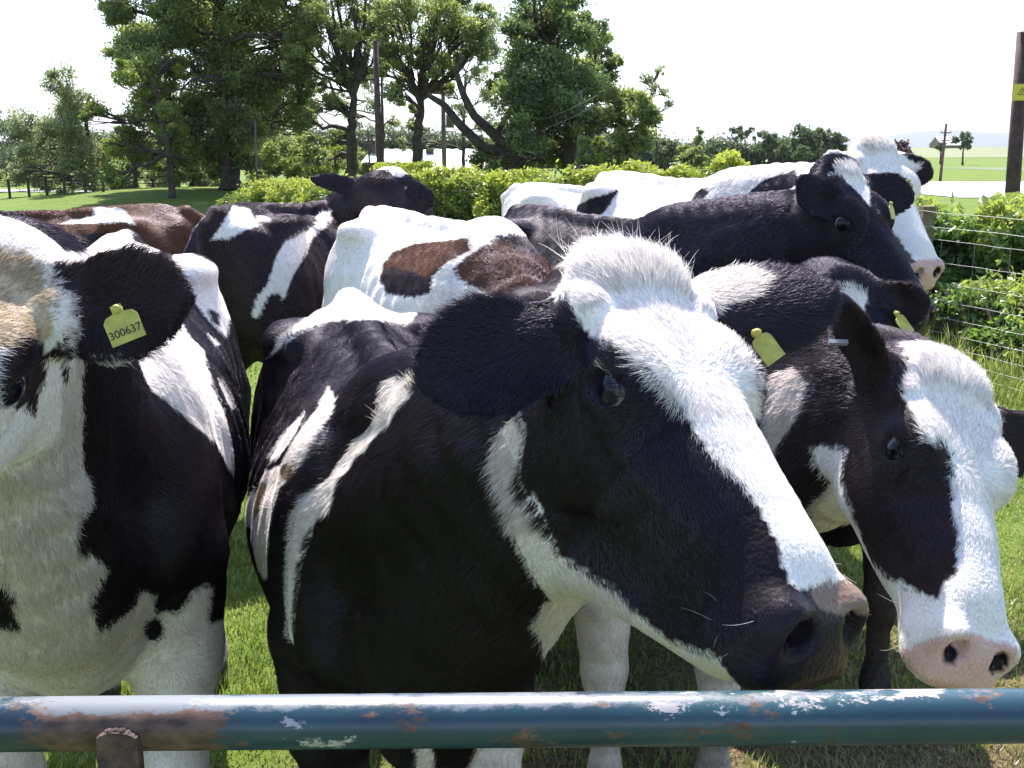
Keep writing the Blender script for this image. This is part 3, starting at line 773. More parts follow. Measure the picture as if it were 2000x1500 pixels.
def hit(info, px, py, d0, d1, tip=.012, g=None):
    """first point of the animal met along the sight line through a photo pixel"""
    ds = np.linspace(d0, d1, 400); p = np.array([P(px, py, d) for d in ds]); f = field([q for q in info['pr'] if g is None or q.g == g], p)
    k = np.where(f < tip)[0]; return p[k[0]] if len(k) else P(px, py, (d0 + d1) / 2)
def strands(name, parent, roots, ends, rad, colour, sag=.2, seed=1):
    r = np.random.default_rng(seed); roots = np.asarray(roots); ends = np.asarray(ends); n = len(roots); t = np.linspace(0, 1, 6)
    L = np.linalg.norm(ends - roots, axis=1); side = unit(r.normal(size=(n, 3))) * (L * sag)[:, None]
    pts = roots[:, None] + (ends - roots)[:, None] * t[None, :, None] + side[:, None] * (np.sin(t * math.pi) * .6)[None, :, None]
    hc = bpy.data.hair_curves.new(name); hc.add_curves([6] * n)
    hc.attributes['position'].data.foreach_set('vector', pts.astype(np.float32).ravel())
    ra = hc.attributes.get('radius') or hc.attributes.new('radius', 'FLOAT', 'POINT')
    ra.data.foreach_set('value', (rad * np.tile(np.interp(t, [0, .6, 1], [1, .8, .2]), n)).astype(np.float32))
    ca = hc.attributes.new('coat', 'FLOAT_COLOR', 'CURVE'); ca.data.foreach_set('color', np.tile([*colour, 1.0], n).astype(np.float32))
    hc.materials.append(M_HAIR); o = bpy.data.objects.new(name, hc); link(o); child_world(o, parent); return o
# ================================================================ the herd
WHT = [(-600, 1050)]
# ---- A: big black cow at the gate, head swung to the right
A_strip = [(1016,798),(1025,840),(1016,924),(1030,966),(1049,962),(1072,1027),(1095,1087),(1140,1108),(1204,1148),(1244,1196),(1304,1244),(1396,1276),(1425,1300),(1440,1420),(1180,1420),(1060,1420),(1060,1344),(1072,1300),(1068,1244),(1052,1208),(1072,1172),(1040,1124),(1008,1052),(996,988),(976,932),(968,890),(979,840)]
coatA = dict(
    body=['K', ('W', [(520,700),(600,615),(640,560),(700,520),(860,540),(800,640),(740,628),(690,625),(640,632),(590,650)]),
          ('W', [(601,803),(572,863),(535,905),(526,896),(540,873),(572,830)]),
          ('W', [(642,756),(666,784),(633,859),(596,915),(554,952),(535,999),(526,1055),(521,1139),(502,1101),(493,1027),(470,1022),(465,999),(498,961),(521,924),(558,900),(586,849),(624,793)]),
          ('W', [(773,728),(820,728),(825,756),(792,784),(745,845),(698,900),(675,929),(656,985),(619,1022),(591,1097),(580,1167),(575,1260),(561,1237),(563,1111),(577,999),(605,957),(661,919),(698,859),(745,803)]),
          ('M', [(553,912),(566,902),(584,904),(592,918),(580,934),(560,938)]), ('M', [(505,958),(518,940),(524,950),(510,1000),(500,1010)]),
          ('w', A_strip), ('w', [(940,1440),(1080,1440),(1090,1700),(1180,2100),(700,2100),(860,1600)]), ('w', [(820,1440),(850,1440),(840,1600),(800,1600)]),
          ('W', [(1080,430),(1330,420),(1460,500),(1440,620),(1200,620),(1100,600),(1090,500)])],
    head=['K', ('W', [(1030,600),(1062,588),(1110,590),(1140,640),(1165,672),(1215,682),(1275,725),(1330,790),(1365,850),(1395,890),(1440,930),(1490,1000),(1520,1065),(1535,1120),(1560,1150),(1600,1180),(1760,1200),(1700,1120),(1645,1060),(1600,1000),(1560,930),(1520,880),(1500,830),(1478,790),(1472,720),(1440,660),(1520,600),(1500,530),(1420,440),(1300,380),(1080,380),(980,500),(1000,590)]),
          ('H', [(1582,1158),(1610,1138),(1665,1128),(1705,1165),(1712,1200),(1640,1205),(1595,1190)]), ('w', A_strip)],
    earR=['K'], earL=['K', ('w', [(1280,470),(1400,510),(1500,545),(1470,575),(1400,600),(1385,640),(1300,620)])],
    nose='N', look=(-.79, .05, -.61))
A = make_cow("big black cow with a broad white blaze, its muzzle over the blue gate rail", (-.13, 1.47), (-.46, 2.83), .93,
    poll=(1240, 520, 1.22), axis=(.375, -.765, -.525), lat=(.8, 0, .6),
    ears=[dict(s=-1, tip=(822, 735, 1.14), ncam=(-.1, .25, -1), W=.150, bx=.05, bz=-.085, cup=3.5), dict(s=1, tip=(1625, 585, 1.33), ncam=(.3, -.5, .8), W=.15, bx=.02, cup=3)],
    coat=coatA, hc=(.13, -.16), neck_w=.92, hb=(.19, -.29), throat=.068, res=.006 * Q, hair=HD and dict(dens=HD * 1.5, rad=.00036, parts=5), eyes=(1, 1))
# ---- B: cow cut by the left edge, tag 300637 in its ear
coatB = dict(
    body=['K', ('w', [(158,600),(158,850),(158,893),(173,928),(180,976),(156,1006),(143,1062),(173,1071),(212,1101),(173,1175),(186,1183),(186,1227),(212,1218),(225,1201),(256,1183),(269,1149),(299,1153),(299,1192),(347,1196),(372,1153),(411,1136),(403,1218),(446,1210),(470,1360),(470,2200),(-900,2200),(-900,700),(0,700)]),
          ('K', [(297+20*math.cos(t),1228+24*math.sin(t)) for t in np.linspace(0,6,10)]), ('K', [(-80,1100),(0,1127),(32,1157),(17,1179),(41,1222),(0,1218),(-90,1240)]),
          ('W', [(60,540),(110,490),(200,450),(235,430),(262,470),(310,490),(270,560),(200,620),(120,620),(80,600)]),
          ('W', [(258,694),(300,640),(345,619),(366,655),(396,685),(414,754),(441,820),(452,880),(455,930),(440,905),(420,862),(375,829),(339,793),(291,763),(270,724)]),
          ('W', [(336,500),(345,480),(384,500),(430,520),(450,556),(450,610),(440,660),(402,625),(384,598),(360,574)]),
          ('k', [(402,604),(424,612),(429,640),(412,630)]), ('W', [(402,650),(428,672),(420,678)]),
          ('w', [(425,735),(450,775),(458,800),(440,790)])],
    head=['W', ('k', [(-20,690),(10,668),(50,655),(90,680),(93,735),(78,760),(72,805),(50,792),(20,785),(-20,775)]),
          ('F', [(-300,440),(40,500),(75,525),(98,590),(104,650),(85,672),(50,655),(0,672),(-300,690)]), ('k', [(122,690),(132,700),(140,740),(134,762),(126,735)])],
    earL=['k', ('w', [(100,560),(140,580),(150,640),(135,690),(160,700),(240,690),(230,720),(130,720)])], earR=['k'], nose='P')
B = make_cow("white-faced cow at the left edge with yellow tag 300637 in its dark ear", (-.76, 1.50), (-1.15, 3.02), 1.04,
    hs=.90, poll=(-12, 478, 1.20), poll_tuft=.35, hair_len=.8, axis=(-.15, -.68, -.72), lat=(.92, -.10, .33),
    ears=[dict(s=1, tip=(352, 578, 1.12), ncam=(-.05, .1, -1), W=.138, bx=.03, cup=2.5), dict(s=-1, u=(-.15, -.9, .1), n=(.6, 0, .8), L=.19, W=.13)],
    coat=coatB, res=.007 * Q, hair=HD and dict(dens=HD * 1.1, rad=.00042, parts=4))
# ---- K: cow lowering its head at the lower right
coatK = dict(
    body=['k', ('w', [(1562,710),(1524,724),(1503,745),(1496,832),(1510,899),(1545,843),(1576,797),(1600,740)]), ('w', [(1587,997),(1615,955),(1640,900),(1720,1150),(1600,1060)]),
          ('w', [(1080,1130),(1300,1150),(1480,1180),(1700,1180),(1700,2400),(900,2400)])],
    head=['W', ('k', [(1772,640),(1775,735),(1762,773),(1790,815),(1818,867),(1846,874),(1860,902),(1860,990),(1870,1045),(1867,1115),(1842,1143),(1835,1167),(1807,1164),(1783,1146),(1744,1132),(1702,1094),(1678,1045),(1664,992),(1650,937),(1657,880),(1600,860),(1550,700),(1600,550),(1740,600)]),
          ('k', [(2010,700),(2200,700),(2200,1050),(2040,1000)])],
    earR=['k'], earL=['k'], nose='P', pad=.488)
K = make_cow("cow with white face and brown-black eye patch, head lowered at the rail's right end", (.42, 2.08), (.16, 3.22), .95,
    poll_tuft=.75, hair_len=.85, hs=.93, poll=(1856, 730, 1.60), axis=(-.10, -.82, -.56), lat=(.90, -.06, .44),
    ears=[dict(s=-1, tip=(1632, 588, 1.55), ncam=(-.8, -.1, -.5), W=.085, bx=.03), dict(s=1, u=(.1, .95, .1), n=(.7, 0, .7), L=.18, W=.12)],
    coat=coatK, res=.008 * Q, hair=HD and dict(dens=HD * 1.0, rad=.00042, parts=4))
# ---- J: small star on its forehead
coatJ = dict(body=['K'], head=['K', ('W', [(1629,560),(1671,560),(1695,580),(1688,622),(1664,605),(1643,584)])], earR=['k'], earL=['k'], nose='N')
J = make_cow("small black cow with a white star on its forehead, behind the lowered head", (.98, 2.62), (1.0, 3.75), .84,
    poll_tuft=.5, hair_len=.75, poll=(1668, 552, 2.30), axis=(.08, -.92, -.38), lat=(.93, -.02, .36),
    ears=[dict(s=1, tip=(1815, 592, 2.28), ncam=(-.1, -.35, -1), W=.13, bx=.03), dict(s=-1, tip=(1570, 580, 2.3), ncam=(0, 0, -1), W=.13)],
    coat=coatJ, res=.010 * Q, hair=HD and dict(dens=HD * .6, rad=.0006))
# ---- I: black cow looking right, long level neck
coatI = dict(body=['K'], head=['K', ('W', [(1622,350),(1640,322),(1668,318),(1690,350),(1702,375),(1703,410),(1682,384),(1650,352),(1634,342)])], earR=['K'], earL=['K'], nose='N')
I_ = make_cow("black cow with a white blaze, neck stretched level and head turned to the fence", (.70, 3.42), (.02, 4.62), 1.04,
    poll_tuft=.6, hair_len=.7, poll=(1646, 322, 3.06), axis=(.42, -.87, -.27), lat=(.74, .10, .66),
    ears=[dict(s=-1, tip=(1562, 395, 2.98), ncam=(.2, 0, -1), W=.13, bz=-.05), dict(s=1, tip=(1788, 385, 3.15), ncam=(-.2, 0, -1), W=.13)],
    coat=coatI, hc=(.10, -.17), hb=(.17, -.20), res=.011 * Q, hair=HD and dict(dens=HD * .55, rad=.0007))
# ---- H: white cow with dark flecks, cream head highest of the herd
coatH = dict(
    body=['W', ('K', [(1375,364),(1390,370),(1370,402),(1352,415),(1346,404),(1360,376)]), ('K', [(1466,402),(1470,370),(1490,352),(1520,340),(1560,330),(1568,352),(1540,372),(1504,382),(1480,392)]),
          ('K', [(1294,424),(1306,398),(1300,424)]), ('K', [(1262,445),(1280,416),(1284,428)]), ('K', [(1120,430),(1130,400),(1160,385),(1212,370),(1185,410),(1150,440)])],
    head=['W', ('w', [(1672,255),(1716,255),(1730,285),(1705,305),(1682,285)]), ('G', [(1733,436),(1750,462),(1775,495),(1797,520),(1800,620),(1720,620),(1700,480)])],
    earL=['k', ('W', [(1700,310),(1800,318),(1795,330),(1760,345),(1720,360)])], earR=['W'], nose='P')
H = make_cow("white cow with black flecks and a cream head held highest of the herd", (1.16, 4.62), (.52, 5.85), 1.13,
    poll_tuft=.6, hair_len=.7, hc=(.10, -.16), hb=(.16, -.2), poll=(1714, 280, 4.05), axis=(.26, -.90, -.35), lat=(.90, .10, .40),
    ears=[dict(s=1, tip=(1820, 345, 4.05), ncam=(-.1, -.5, -1), W=.12), dict(s=-1, tip=(1600, 330, 4.1), ncam=(0, 0, -1), W=.12)],
    coat=coatH, res=.012 * Q, hair=HD and dict(dens=HD * .35, rad=.0009))
# ---- E: white cow with brown saddle patches
coatE = dict(body=['W', ('B', [(744,540),(750,516),(770,492),(810,476),(850,472),(918,464),(922,488),(870,516),(846,540),(842,572),(810,578),(758,572)]),
                   ('k', [(744,545),(762,520),(800,528),(846,545),(842,572),(810,580),(758,574)]),
                   ('B', [(890,524),(918,500),(958,480),(974,464),(1006,462),(1130,480),(1160,620),(1030,612),(930,560),(902,548)]), ('k', [(974,464),(1010,462),(1090,475),(1060,500),(1010,490)])], head=['W'], nose='P')
E = make_cow("white cow with two brown patches on its side, in the middle of the herd", (.08, 3.5), (-.66, 4.72), 1.03,
    poll=(1130, 760, 3.0), axis=(.5, -.8, -.3), lat=(.8, .1, .6), ears=[dict(s=-1, u=(-.1, -.95, .1), n=(.7, 0, .7)), dict(s=1, u=(-.1, .95, .1), n=(.7, 0, .7))],
    hair_len=.8, coat=coatE, res=.013 * Q, hair=HD and dict(dens=HD * .35, rad=.0009))
# ---- D: black cow with a white girth stripe, looking away
coatD = dict(body=['k', ('W', [(558,468),(610,436),(630,405),(650,410),(642,432),(606,460),(590,508),(574,536),(554,588),(546,576),(526,576),(506,624),(494,616),(498,588),(526,548),(542,500)]),
                   ('W', [(412,468),(430,444),(458,400),(486,405),(510,440),(482,448),(450,464)]), ('W', [(505,420),(535,424),(533,431),(505,432)])],
             head=['K', ('W', [(715,345),(715,310),(790,310),(800,350),(790,372),(770,368),(742,358)])], earL=['K'], earR=['K'])
D = make_cow("black cow with a white girth stripe, left of centre, looking away to the right", (-.80, 5.45), (-1.29, 4.42), 1.04,
    neck_w=.8, hs=.93, poll=(760, 338, 5.0), axis=(.45, -.42, .79), lat=(-.80, -.12, .45),
    ears=[dict(s=1, tip=(610, 348, 4.85), ncam=(0, 0, -1), W=.095), dict(s=-1, tip=(845, 400, 5.05), ncam=(0, 0, 1), W=.12)],
    hair_len=.7, poll_tuft=.6, coat=coatD, res=.013 * Q, hair=HD and dict(dens=HD * .30, rad=.0010))
# ---- G: white back behind
coatG = dict(body=['W', ('K', [(1190,500),(1190,470),(1260,380),(1300,400),(1300,500)])], head=['W'])
G = make_cow("white cow behind the others, its pale back against the hedge", (1.15, 6.3), (.02, 6.9), 1.06,
    poll=(1420, 520, 6.0), axis=(.7, -.7, -.1), lat=(.1, .1, .9), ears=[dict(s=-1, u=(-.1, -.95, .1), n=(.7, 0, .7)), dict(s=1, u=(-.1, .95, .1), n=(.7, 0, .7))],
    coat=coatG, res=.016 * Q, hair=HD and dict(dens=HD * .08, rad=.002))
# ---- C: brown-black cow at far left
coatC = dict(body=['B', ('W', [(105,437),(182,422),(182,405),(235,405),(265,440),(240,432),(210,437)]), ('k', [(0,440),(60,452),(130,462),(215,452),(200,480),(90,505),(0,500)]), ('k', [(-300,380),(20,400),(60,440),(100,480),(100,560),(-300,560)])], head=['k'])
C_ = make_cow("brown-flanked cow at far left, facing out of the picture", (-3.0, 4.75), (-1.62, 5.1), 1.02,
    poll=(-260, 420, 4.6), axis=(-.6, -.7, -.2), lat=(-.2, .1, -.9), ears=[dict(s=-1, u=(-.1, -.95, .1), n=(.7, 0, .7)), dict(s=1, u=(-.1, .95, .1), n=(.7, 0, .7))],
    hair_len=.7, coat=coatC, res=.014 * Q, hair=HD and dict(dens=HD * .12, rad=.0015))

# ---- ear tags, lashes and whiskers
def tag_at(info, px, py, d0, d1, u, v, size, rows=(), mat=None, off=.018, g=None):
    p = hit(info, px, py, d0, d1, g=g); p = p - unit(p - EYE) * off
    return ear_tag(info['root'], p, V3(u), V3(v), size, rows, mat)
tag_at(B, 240, 634, .95, 1.25, (.92, .38, .05), (-.25, .95, 0), (.039, .040), (('300637', .0125, -.0085),))
tag_at(A, 1496, 676, 1.1, 1.5, (.75, .5, .3), (-.5, .8, .1), (.030, .044), off=.010, g='earL')
tag_at(J, 1764, 632, 2.0, 2.5, (.5, .3, .6), (-.6, .8, 0), (.05, .058))
tag_at(I_, 1742, 412, 2.7, 3.3, (.5, .1, .7), (-.2, .95, 0), (.045, .050))
tag_at(H, 1772, 364, 3.7, 4.3, (.9, -.3, .2), (.3, .9, 0), (.05, .05))
_p = hit(K, 1637, 668, 1.3, 1.75); _p = _p - unit(_p - EYE) * .012
_t = Acc(); _t.tube([_p - V3((.0145, 0, 0)), _p + V3((.0145, -.001, 0))], .0050, 4); _t.build("ear_tag", M_TAGM, K['root'], False, label="small grey metal clip tag")
def lashes(info, sd, n, L, rad, col, seed):
    r = np.random.default_rng(seed); h = info['h']; a = r.uniform(.05, math.pi * .8, n)
    R0 = np.array([h(.175 - .023 * math.cos(x), .112 * sd, -.042 + .014 * math.sin(x)) for x in a])
    R1 = np.array([h(.175 - (.023 + L * .8) * math.cos(x), (.112 + L * .9) * sd, -.042 + .014 * math.sin(x) + L * .35) for x in a]) + r.normal(size=(n, 3)) * L * .12
    strands("eyelashes", info['root'], R0, R1, rad, col, .15, seed)
lashes(A, -1, 90, .016, .00022, (.40, .38, .36), 3)
lashes(K, -1, 30, .018, .0003, (.12, .09, .08), 4)
def whiskers(info, sd, n, L, rad, col, seed):
    r = np.random.default_rng(seed); h = info['h']; R0, R1 = [], []
    for _ in range(n):
        x, z = r.uniform(.40, .50), r.uniform(-.13, -.03); R0.append(h(x, .074 * sd, z)); l = L * r.uniform(.5, 1.2); R1.append(h(x + l * r.uniform(-.5, .5), (.074 + l * .8) * sd, z + l * r.uniform(-.5, .3)))
    strands("whiskers", info['root'], R0, R1, rad, col, .22, seed)
whiskers(A, -1, 7, .05, .00022, (.55, .52, .5), 5); whiskers(A, 1, 10, .04, .0003, (.55, .52, .5), 6); whiskers(K, -1, 8, .04, .0003, (.6, .55, .5), 7)

def forelock(info, n, seed):
    r = np.random.default_rng(seed); h = info['h']; R0, R1 = [], []
    for _ in range(n):
        y = r.uniform(-.085, .07); x = r.uniform(-.03, .05); R0.append(h(x, y, -.004 - abs(y) * .25)); l = r.uniform(.035, .075)
        d = np.array([-.55 + r.normal() * .25, y * 9 - .25 + r.normal() * .35, .55 + r.normal() * .25]); d = d / np.linalg.norm(d) * l
        R1.append(h(x + d[0], y + d[1], -.004 - abs(y) * .25 + d[2]))
    strands("forelock", info['root'], R0, R1, .00026, (.86, .82, .80), .28, seed)
forelock(A, 170, 11)
def crest(info, pts, n, L, seed, col, rad=.0004):
    """a ridge of longer hairs where the coat parts"""
    r = np.random.default_rng(seed); R0, R1 = [], []
    for _ in range(n):
        k = r.random() * (len(pts) - 1); i = int(k); f = k - i; px = pts[i][0] * (1 - f) + pts[i + 1][0] * f; py = pts[i][1] * (1 - f) + pts[i + 1][1] * f
        q = hit(info, px + r.normal() * 5, py + r.normal() * 5, 1.3, 2.6, .002, 'body'); R0.append(q); R1.append(q + (np.array([-.55, -.35, .75]) + r.normal(size=3) * .22) * L * r.uniform(.6, 1.2))
    strands("crest_hair", info['root'], R0, R1, rad, col, .2, seed)
crest(A, [(815, 738), (790, 765), (760, 800), (735, 835)], 90, .022, 12, (.70, .66, .60), .0003)
# ================================================================ vegetation
LEAVES = dict(
    oak=leaf_mat("oak_leaf", (.10, .145, .042), (.22, .28, .08), .62, .6, (.32, .38, .09)),
    pale=leaf_mat("ash_leaf", (.15, .19, .085), (.29, .34, .15), .62, .6),
    lime=leaf_mat("maple_leaf", (.11, .17, .02), (.22, .29, .04), .55, .8, (.32, .38, .06)),
    dark=leaf_mat("ivy_leaf", (.06, .105, .038), (.15, .22, .07), .55, .6, (.24, .32, .08)),
    hedge=leaf_mat("hedge_leaf", (.065, .12, .018), (.20, .27, .035), .5, 1.6, (.38, .43, .06)),
    bramble=leaf_mat("bramble_leaf", (.06, .12, .02), (.17, .28, .045), .5, 1.6, (.34, .42, .08)),
    far=leaf_mat("far_leaf", (.06, .09, .045), (.13, .175, .075), .4, .2),
    copper=leaf_mat("copper_beech_leaf", (.05, .025, .035), (.10, .05, .06), .4, .3))
M_BARK = simple("bark", (.030, .022, .018), (.085, .065, .05), 6, .9, .8, bscale=20)
M_WOOD = simple("weathered_wood", (.10, .085, .05), (.19, .16, .10), 14, .85, .4)
M_POLE = simple("creosote_pole", (.045, .022, .022), (.09, .05, .045), 8, .8, .3)
M_GREYP = simple("grey_pole", (.14, .12, .11), (.2, .18, .17), 8, .8)
M_WIRE = simple("galvanised_wire", (.20, .20, .21), None, rough=.45, metallic=.6)

def leaf_quads(pts, size, nrmbias=None, r=None, aspect=.55):
    """a pointed leaf (four corners, creased) at every point"""
    n = len(pts)
    a = unit(r.normal(size=(n, 3))); 
    if nrmbias is not None: a = unit(a + nrmbias)
    t = unit(np.cross(a, r.normal(size=(n, 3)))); b = np.cross(a, t)
    s = (size * r.uniform(.6, 1.35, n))[:, None]
    v = np.stack([pts - t * s * .5, pts + b * s * aspect * .5 + a * s * .08, pts + t * s * .5, pts - b * s * aspect * .5 + a * s * .08], 1).reshape(-1, 3)
    return v, np.arange(4 * n).reshape(n, 4)
def leaves(name, pts, tone, size, mat, parent, r, bias=None, aspect=.55):
    v, q = leaf_quads(pts, size, bias, r, aspect)
    o = mesh_np(name, v, q, mat, None, smooth=False)
    a = o.data.attributes.new("tone", 'FLOAT', 'FACE'); a.data.foreach_set("value", np.asarray(tone, np.float32))
    if parent is not None: child_world(o, parent)
    return o
def clump_points(c, rad, n, r, sub=9, flat=.85):
    """leaves gathered in sub-clumps around the outside of a clump, gaps between them"""
    d = unit(r.normal(size=(sub, 3))); cs = c + d * rad * r.uniform(.35, .95, (sub, 1)) * np.array([1, 1, flat])
    w = r.uniform(.20, .42, sub) * rad
    k = r.integers(0, sub, n); g = r.normal(size=(n, 3)) * np.array([.62, .62, .52])
    return cs[k] + g * w[k][:, None], np.clip(r.uniform(0, .75, sub)[k] + .22 * g[:, 2] + r.random(n) * .3, 0, 1)  # leaf tone rises toward each sub-clump's top: sunlit tops painted in
def limb(acc, a, b, ra, rb, r, wob=.12, n=7, sides=7, sag=0.0):
    t = np.linspace(0, 1, n)[:, None]; L = np.linalg.norm(b - a)
    off = np.cumsum(r.normal(size=(n, 3)) * wob * L / n, 0); off -= t * off[-1]; off *= np.sin(t * math.pi) * .8 + .2 * (t * (1 - t) * 4)
    p = a + (b - a) * t + off; p[:, 2] += sag * L * np.sin(t[:, 0] * math.pi)
    acc.tube(p, np.linspace(ra, rb, n), sides, False); return p
def tree(label, base, Y, trunk, clumps, mat='oak', leaf=.13, cover=2.2, rt=.3, seed=1, name="tree", group=None, spread=.5, cat="tree", extra=(), twig=True, branch=True):
    """trunk: photo pixels up the bole; clumps: (px, py, radius px[, depth offset m])"""
    r = np.random.default_rng(seed)
    b = PH(base[0], base[1], Y); b[2] = gz(b[0], b[1]) - .05
    root = empty(name, tuple(b), label=label, category=cat, group=group)
    W = Acc(); line = [b] + [PH(px, py, Y) for px, py in trunk]
    line = np.array(line); n = len(line)
    tt = np.linspace(0, n - 1, n * 5); sm = np.stack([np.interp(tt, range(n), line[:, i]) for i in range(3)], 1)
    sm[1:-1] += r.normal(size=(len(sm) - 2, 3)) * rt * .12
    rad = np.linspace(rt, rt * .45, len(sm)); rad[0] *= 1.35; rad[1] *= 1.1
    W.tube(sm, rad, 12, False)
    ppm = FPX / Y; allp = []; allt = []
    for i, c in enumerate(clumps):
        px, py, rp = c[:3]; R = rp / ppm
        off = c[3] if len(c) > 3 else r.uniform(-1, 1) * spread * 3
        cc = PH(px, py, Y) + np.array([0, off, 0])
        leaf_ = leaf; cnt = int(3.0 * cover * math.pi * R * R / (leaf * leaf * .3))
        p, t = clump_points(cc, R, cnt, r, sub=max(8, int(rp / 3.2)))
        allp.append(p); allt.append(t)
        if branch:
            j = np.argmin(np.linalg.norm(sm - cc, axis=1) + np.maximum(0, sm[:, 2] - cc[2] + R * .6) * 2 + (np.arange(len(sm)) < len(sm) * .3) * 3)
            pp = limb(W, sm[j], cc, rad[j] * .5, .03, r, .35)
            if twig:
                for _ in range(9):
                    e = cc + unit(r.normal(size=3)) * R * 1.05; limb(W, pp[r.integers(2, 6)], e, .028, .007, r, .25, 5, 4)
    for ln, ra, rb in extra:
        q = np.array([PH(px, py, Y) for px, py in ln]); tt = np.linspace(0, len(q) - 1, len(q) * 4)
        q = np.stack([np.interp(tt, range(len(q)), q[:, i]) for i in range(3)], 1); W.tube(q, np.linspace(ra, rb, len(q)), 8, False)
    W.build("trunk", M_BARK, root, True)
    allp = np.vstack(allp); allt = np.concatenate(allt)
    ok = allp[:, 2] > gz(allp[:, 0], allp[:, 1]) + .02
    leaves("crown", allp[ok], allt[ok], leaf, LEAVES[mat], root, r)
    return root

TG = "trees along the lane"
tree("huge dark spreading tree on the mound, its crown filling the upper left", (452, 378), 34, [(448, 300), (440, 200), (425, 90), (430, -40)],
     [(260,70,50),(205,92,28),(330,30,65),(330,125,60),(420,60,75),(500,30,65),(560,80,50),(440,150,75),(520,180,60),(380,220,60),(300,200,55),(470,250,60),(565,225,40),(545,135,55),(400,290,40),(300,-50,80),(420,-60,90),(540,-50,80),(350,260,45),(600,20,40),(250,20,45),(520,265,40),(580,-80,60),(475,215,60,2.5),(605,60,34),(590,140,34),(600,190,28),(420,330,30),(490,320,26),(360,40,50),(230,130,26),(300,335,26)],
     'oak', .11, 2.5, .34, 11, group=TG)
tree("bright green young tree in front of the huge dark one, on the mound's left", (335, 372), 31, [(330, 300), (310, 200), (300, 150)],
     [(318,115,26),(280,150,32),(255,195,30),(232,250,38),(255,300,36),(300,265,40),(340,305,34),(430,150,20),(205,225,26),(345,215,24),(215,280,28),(260,340,26),(320,350,22)], 'lime', .09, 2.2, .10, 12, group=TG)
tree("pale feathery leaning tree at the left edge of the field", (212, 402), 36, [(190, 340), (172, 270), (165, 220)],
     [(150,165,34),(165,210,36),(35,260,30),(110,250,34),(140,290,40),(200,300,34),(30,340,30),(128,215,40),(70,255,38),(40,300,34),(95,285,42),(165,255,42),(185,325,42),(112,345,34),(60,345,34),(215,375,26),(20,260,20),(180,205,30)],
     'pale', .085, 1.3, .12, 13, group=TG, extra=[([(212,400),(180,365),(150,358)], .07, .03)])
tree("low dark thorn bush alone in the far left field", (106, 402), 38, [(106, 392)], [(106,382,22),(92,390,14),(122,388,14)], 'dark', .10, 3, .08, 14, name="bush", cat="bush")
for i, (bx_, top, cl) in enumerate([((268,390),(262,310),[(255,290,30),(280,270,28),(240,330,22)]), ((300,388),(298,300),[(300,280,28),(320,260,24)]),
                                    ((345,385),(340,295),[(350,270,30),(330,250,24),(365,320,22)]), ((372,380),(385,330),[(385,330,28),(400,345,22),(370,300,22)])]):
    tree(["slim two-stemmed tree, leftmost of the row under the huge crown", "straight thin tree second in the row under the huge crown", "forked thin tree third in the row under the huge crown", "short leafy tree nearest the great trunk's left side"][i],
         bx_, 36.5, [((bx_[0] + top[0]) / 2, (bx_[1] + top[1]) / 2), top], cl, 'pale' if i % 2 else 'oak', .12, 1.6, .10, 20 + i, group=TG)
tree("tall open tree with forking bare limbs, right of the huge dark one", (684, 352), 33, [(686, 270), (690, 180)],
     [(640,40,36),(705,15,40),(745,60,30),(618,110,32),(660,140,26),(640,205,26),(735,130,22),(600,70,30),(690,85,26),(625,165,24),(650,-30,50),(720,-40,50),(645,270,20),(610,230,16),(600,20,40),(580,110,30),(675,60,34),(700,130,24),(665,200,18),(640,320,22),(690,235,12),(684,290,14),(668,262,14)],
     'oak', .09, 1.3, .22, 15, group=TG, extra=[([(690,185),(665,120),(640,50),(630,-20)], .13, .05), ([(690,180),(715,110),(730,40),(735,-40)], .13, .05), ([(690,190),(700,100),(690,20)], .10, .04), ([(688,230),(655,190),(640,150)], .08, .03)])
tree("tall tree with a high light crown beside the dark pole", (814, 345), 32, [(816, 270), (822, 195)],
     [(800,35,40),(860,25,42),(785,110,30),(752,95,28),(830,120,30),(905,60,36),(882,125,28),(785,190,20),(925,105,30),(760,20,34),(840,-30,50),(910,-20,40),(780,160,20),(800,240,18),(945,40,26),(730,60,26),(830,70,34),(870,80,28),(745,140,20),(820,250,12),(806,215,14),(930,75,24),(870,170,16),(812,290,12),(850,150,18)],
     'oak', .09, 1.4, .21, 16, group=TG, extra=[([(822,200),(800,150),(775,110),(765,60)], .11, .04), ([(822,195),(835,140),(850,80),(855,0)], .12, .04), ([(822,190),(862,140),(890,80)], .10, .04)])
tree("massive ivy-dark tree right of centre with two crooked leaning limbs", (1118, 342), 30, [(1116, 280), (1108, 190), (1080, 100)],
     [(1060,45,60),(1040,125,60),(1110,135,70),(1005,195,40),(1060,225,60),(1130,235,48),(1150,165,42),(960,290,36),(1020,300,52),(1080,300,52),(1140,290,26),(1005,70,36),(1090,10,50),(1120,70,44),(985,260,34),(930,315,22),(1065,170,60,-1.5),(1030,260,50,-1.5),(975,150,26),(1100,-30,50),(1040,-10,36),(1170,60,20),(1175,190,24),(960,330,20)],
     'dark', .11, 2.2, .28, 17, group=TG, extra=[([(1030,320),(985,300),(940,285),(895,240),(868,205),(835,185)], .20, .07), ([(1010,300),(965,262),(925,225),(905,185),(890,140),(905,110)], .17, .05), ([(970,262),(985,235),(1010,200)], .1, .04)])
tree("sunlit olive-leaved tree showing at the right of the massive dark crown", (1150, 342), 34, [(1155, 260), (1170, 160)], [(1180,95,34),(1150,80,30),(1195,130,28),(1175,165,28),(1145,130,30)], 'oak', .10, 2.0, .15, 18, group=TG)
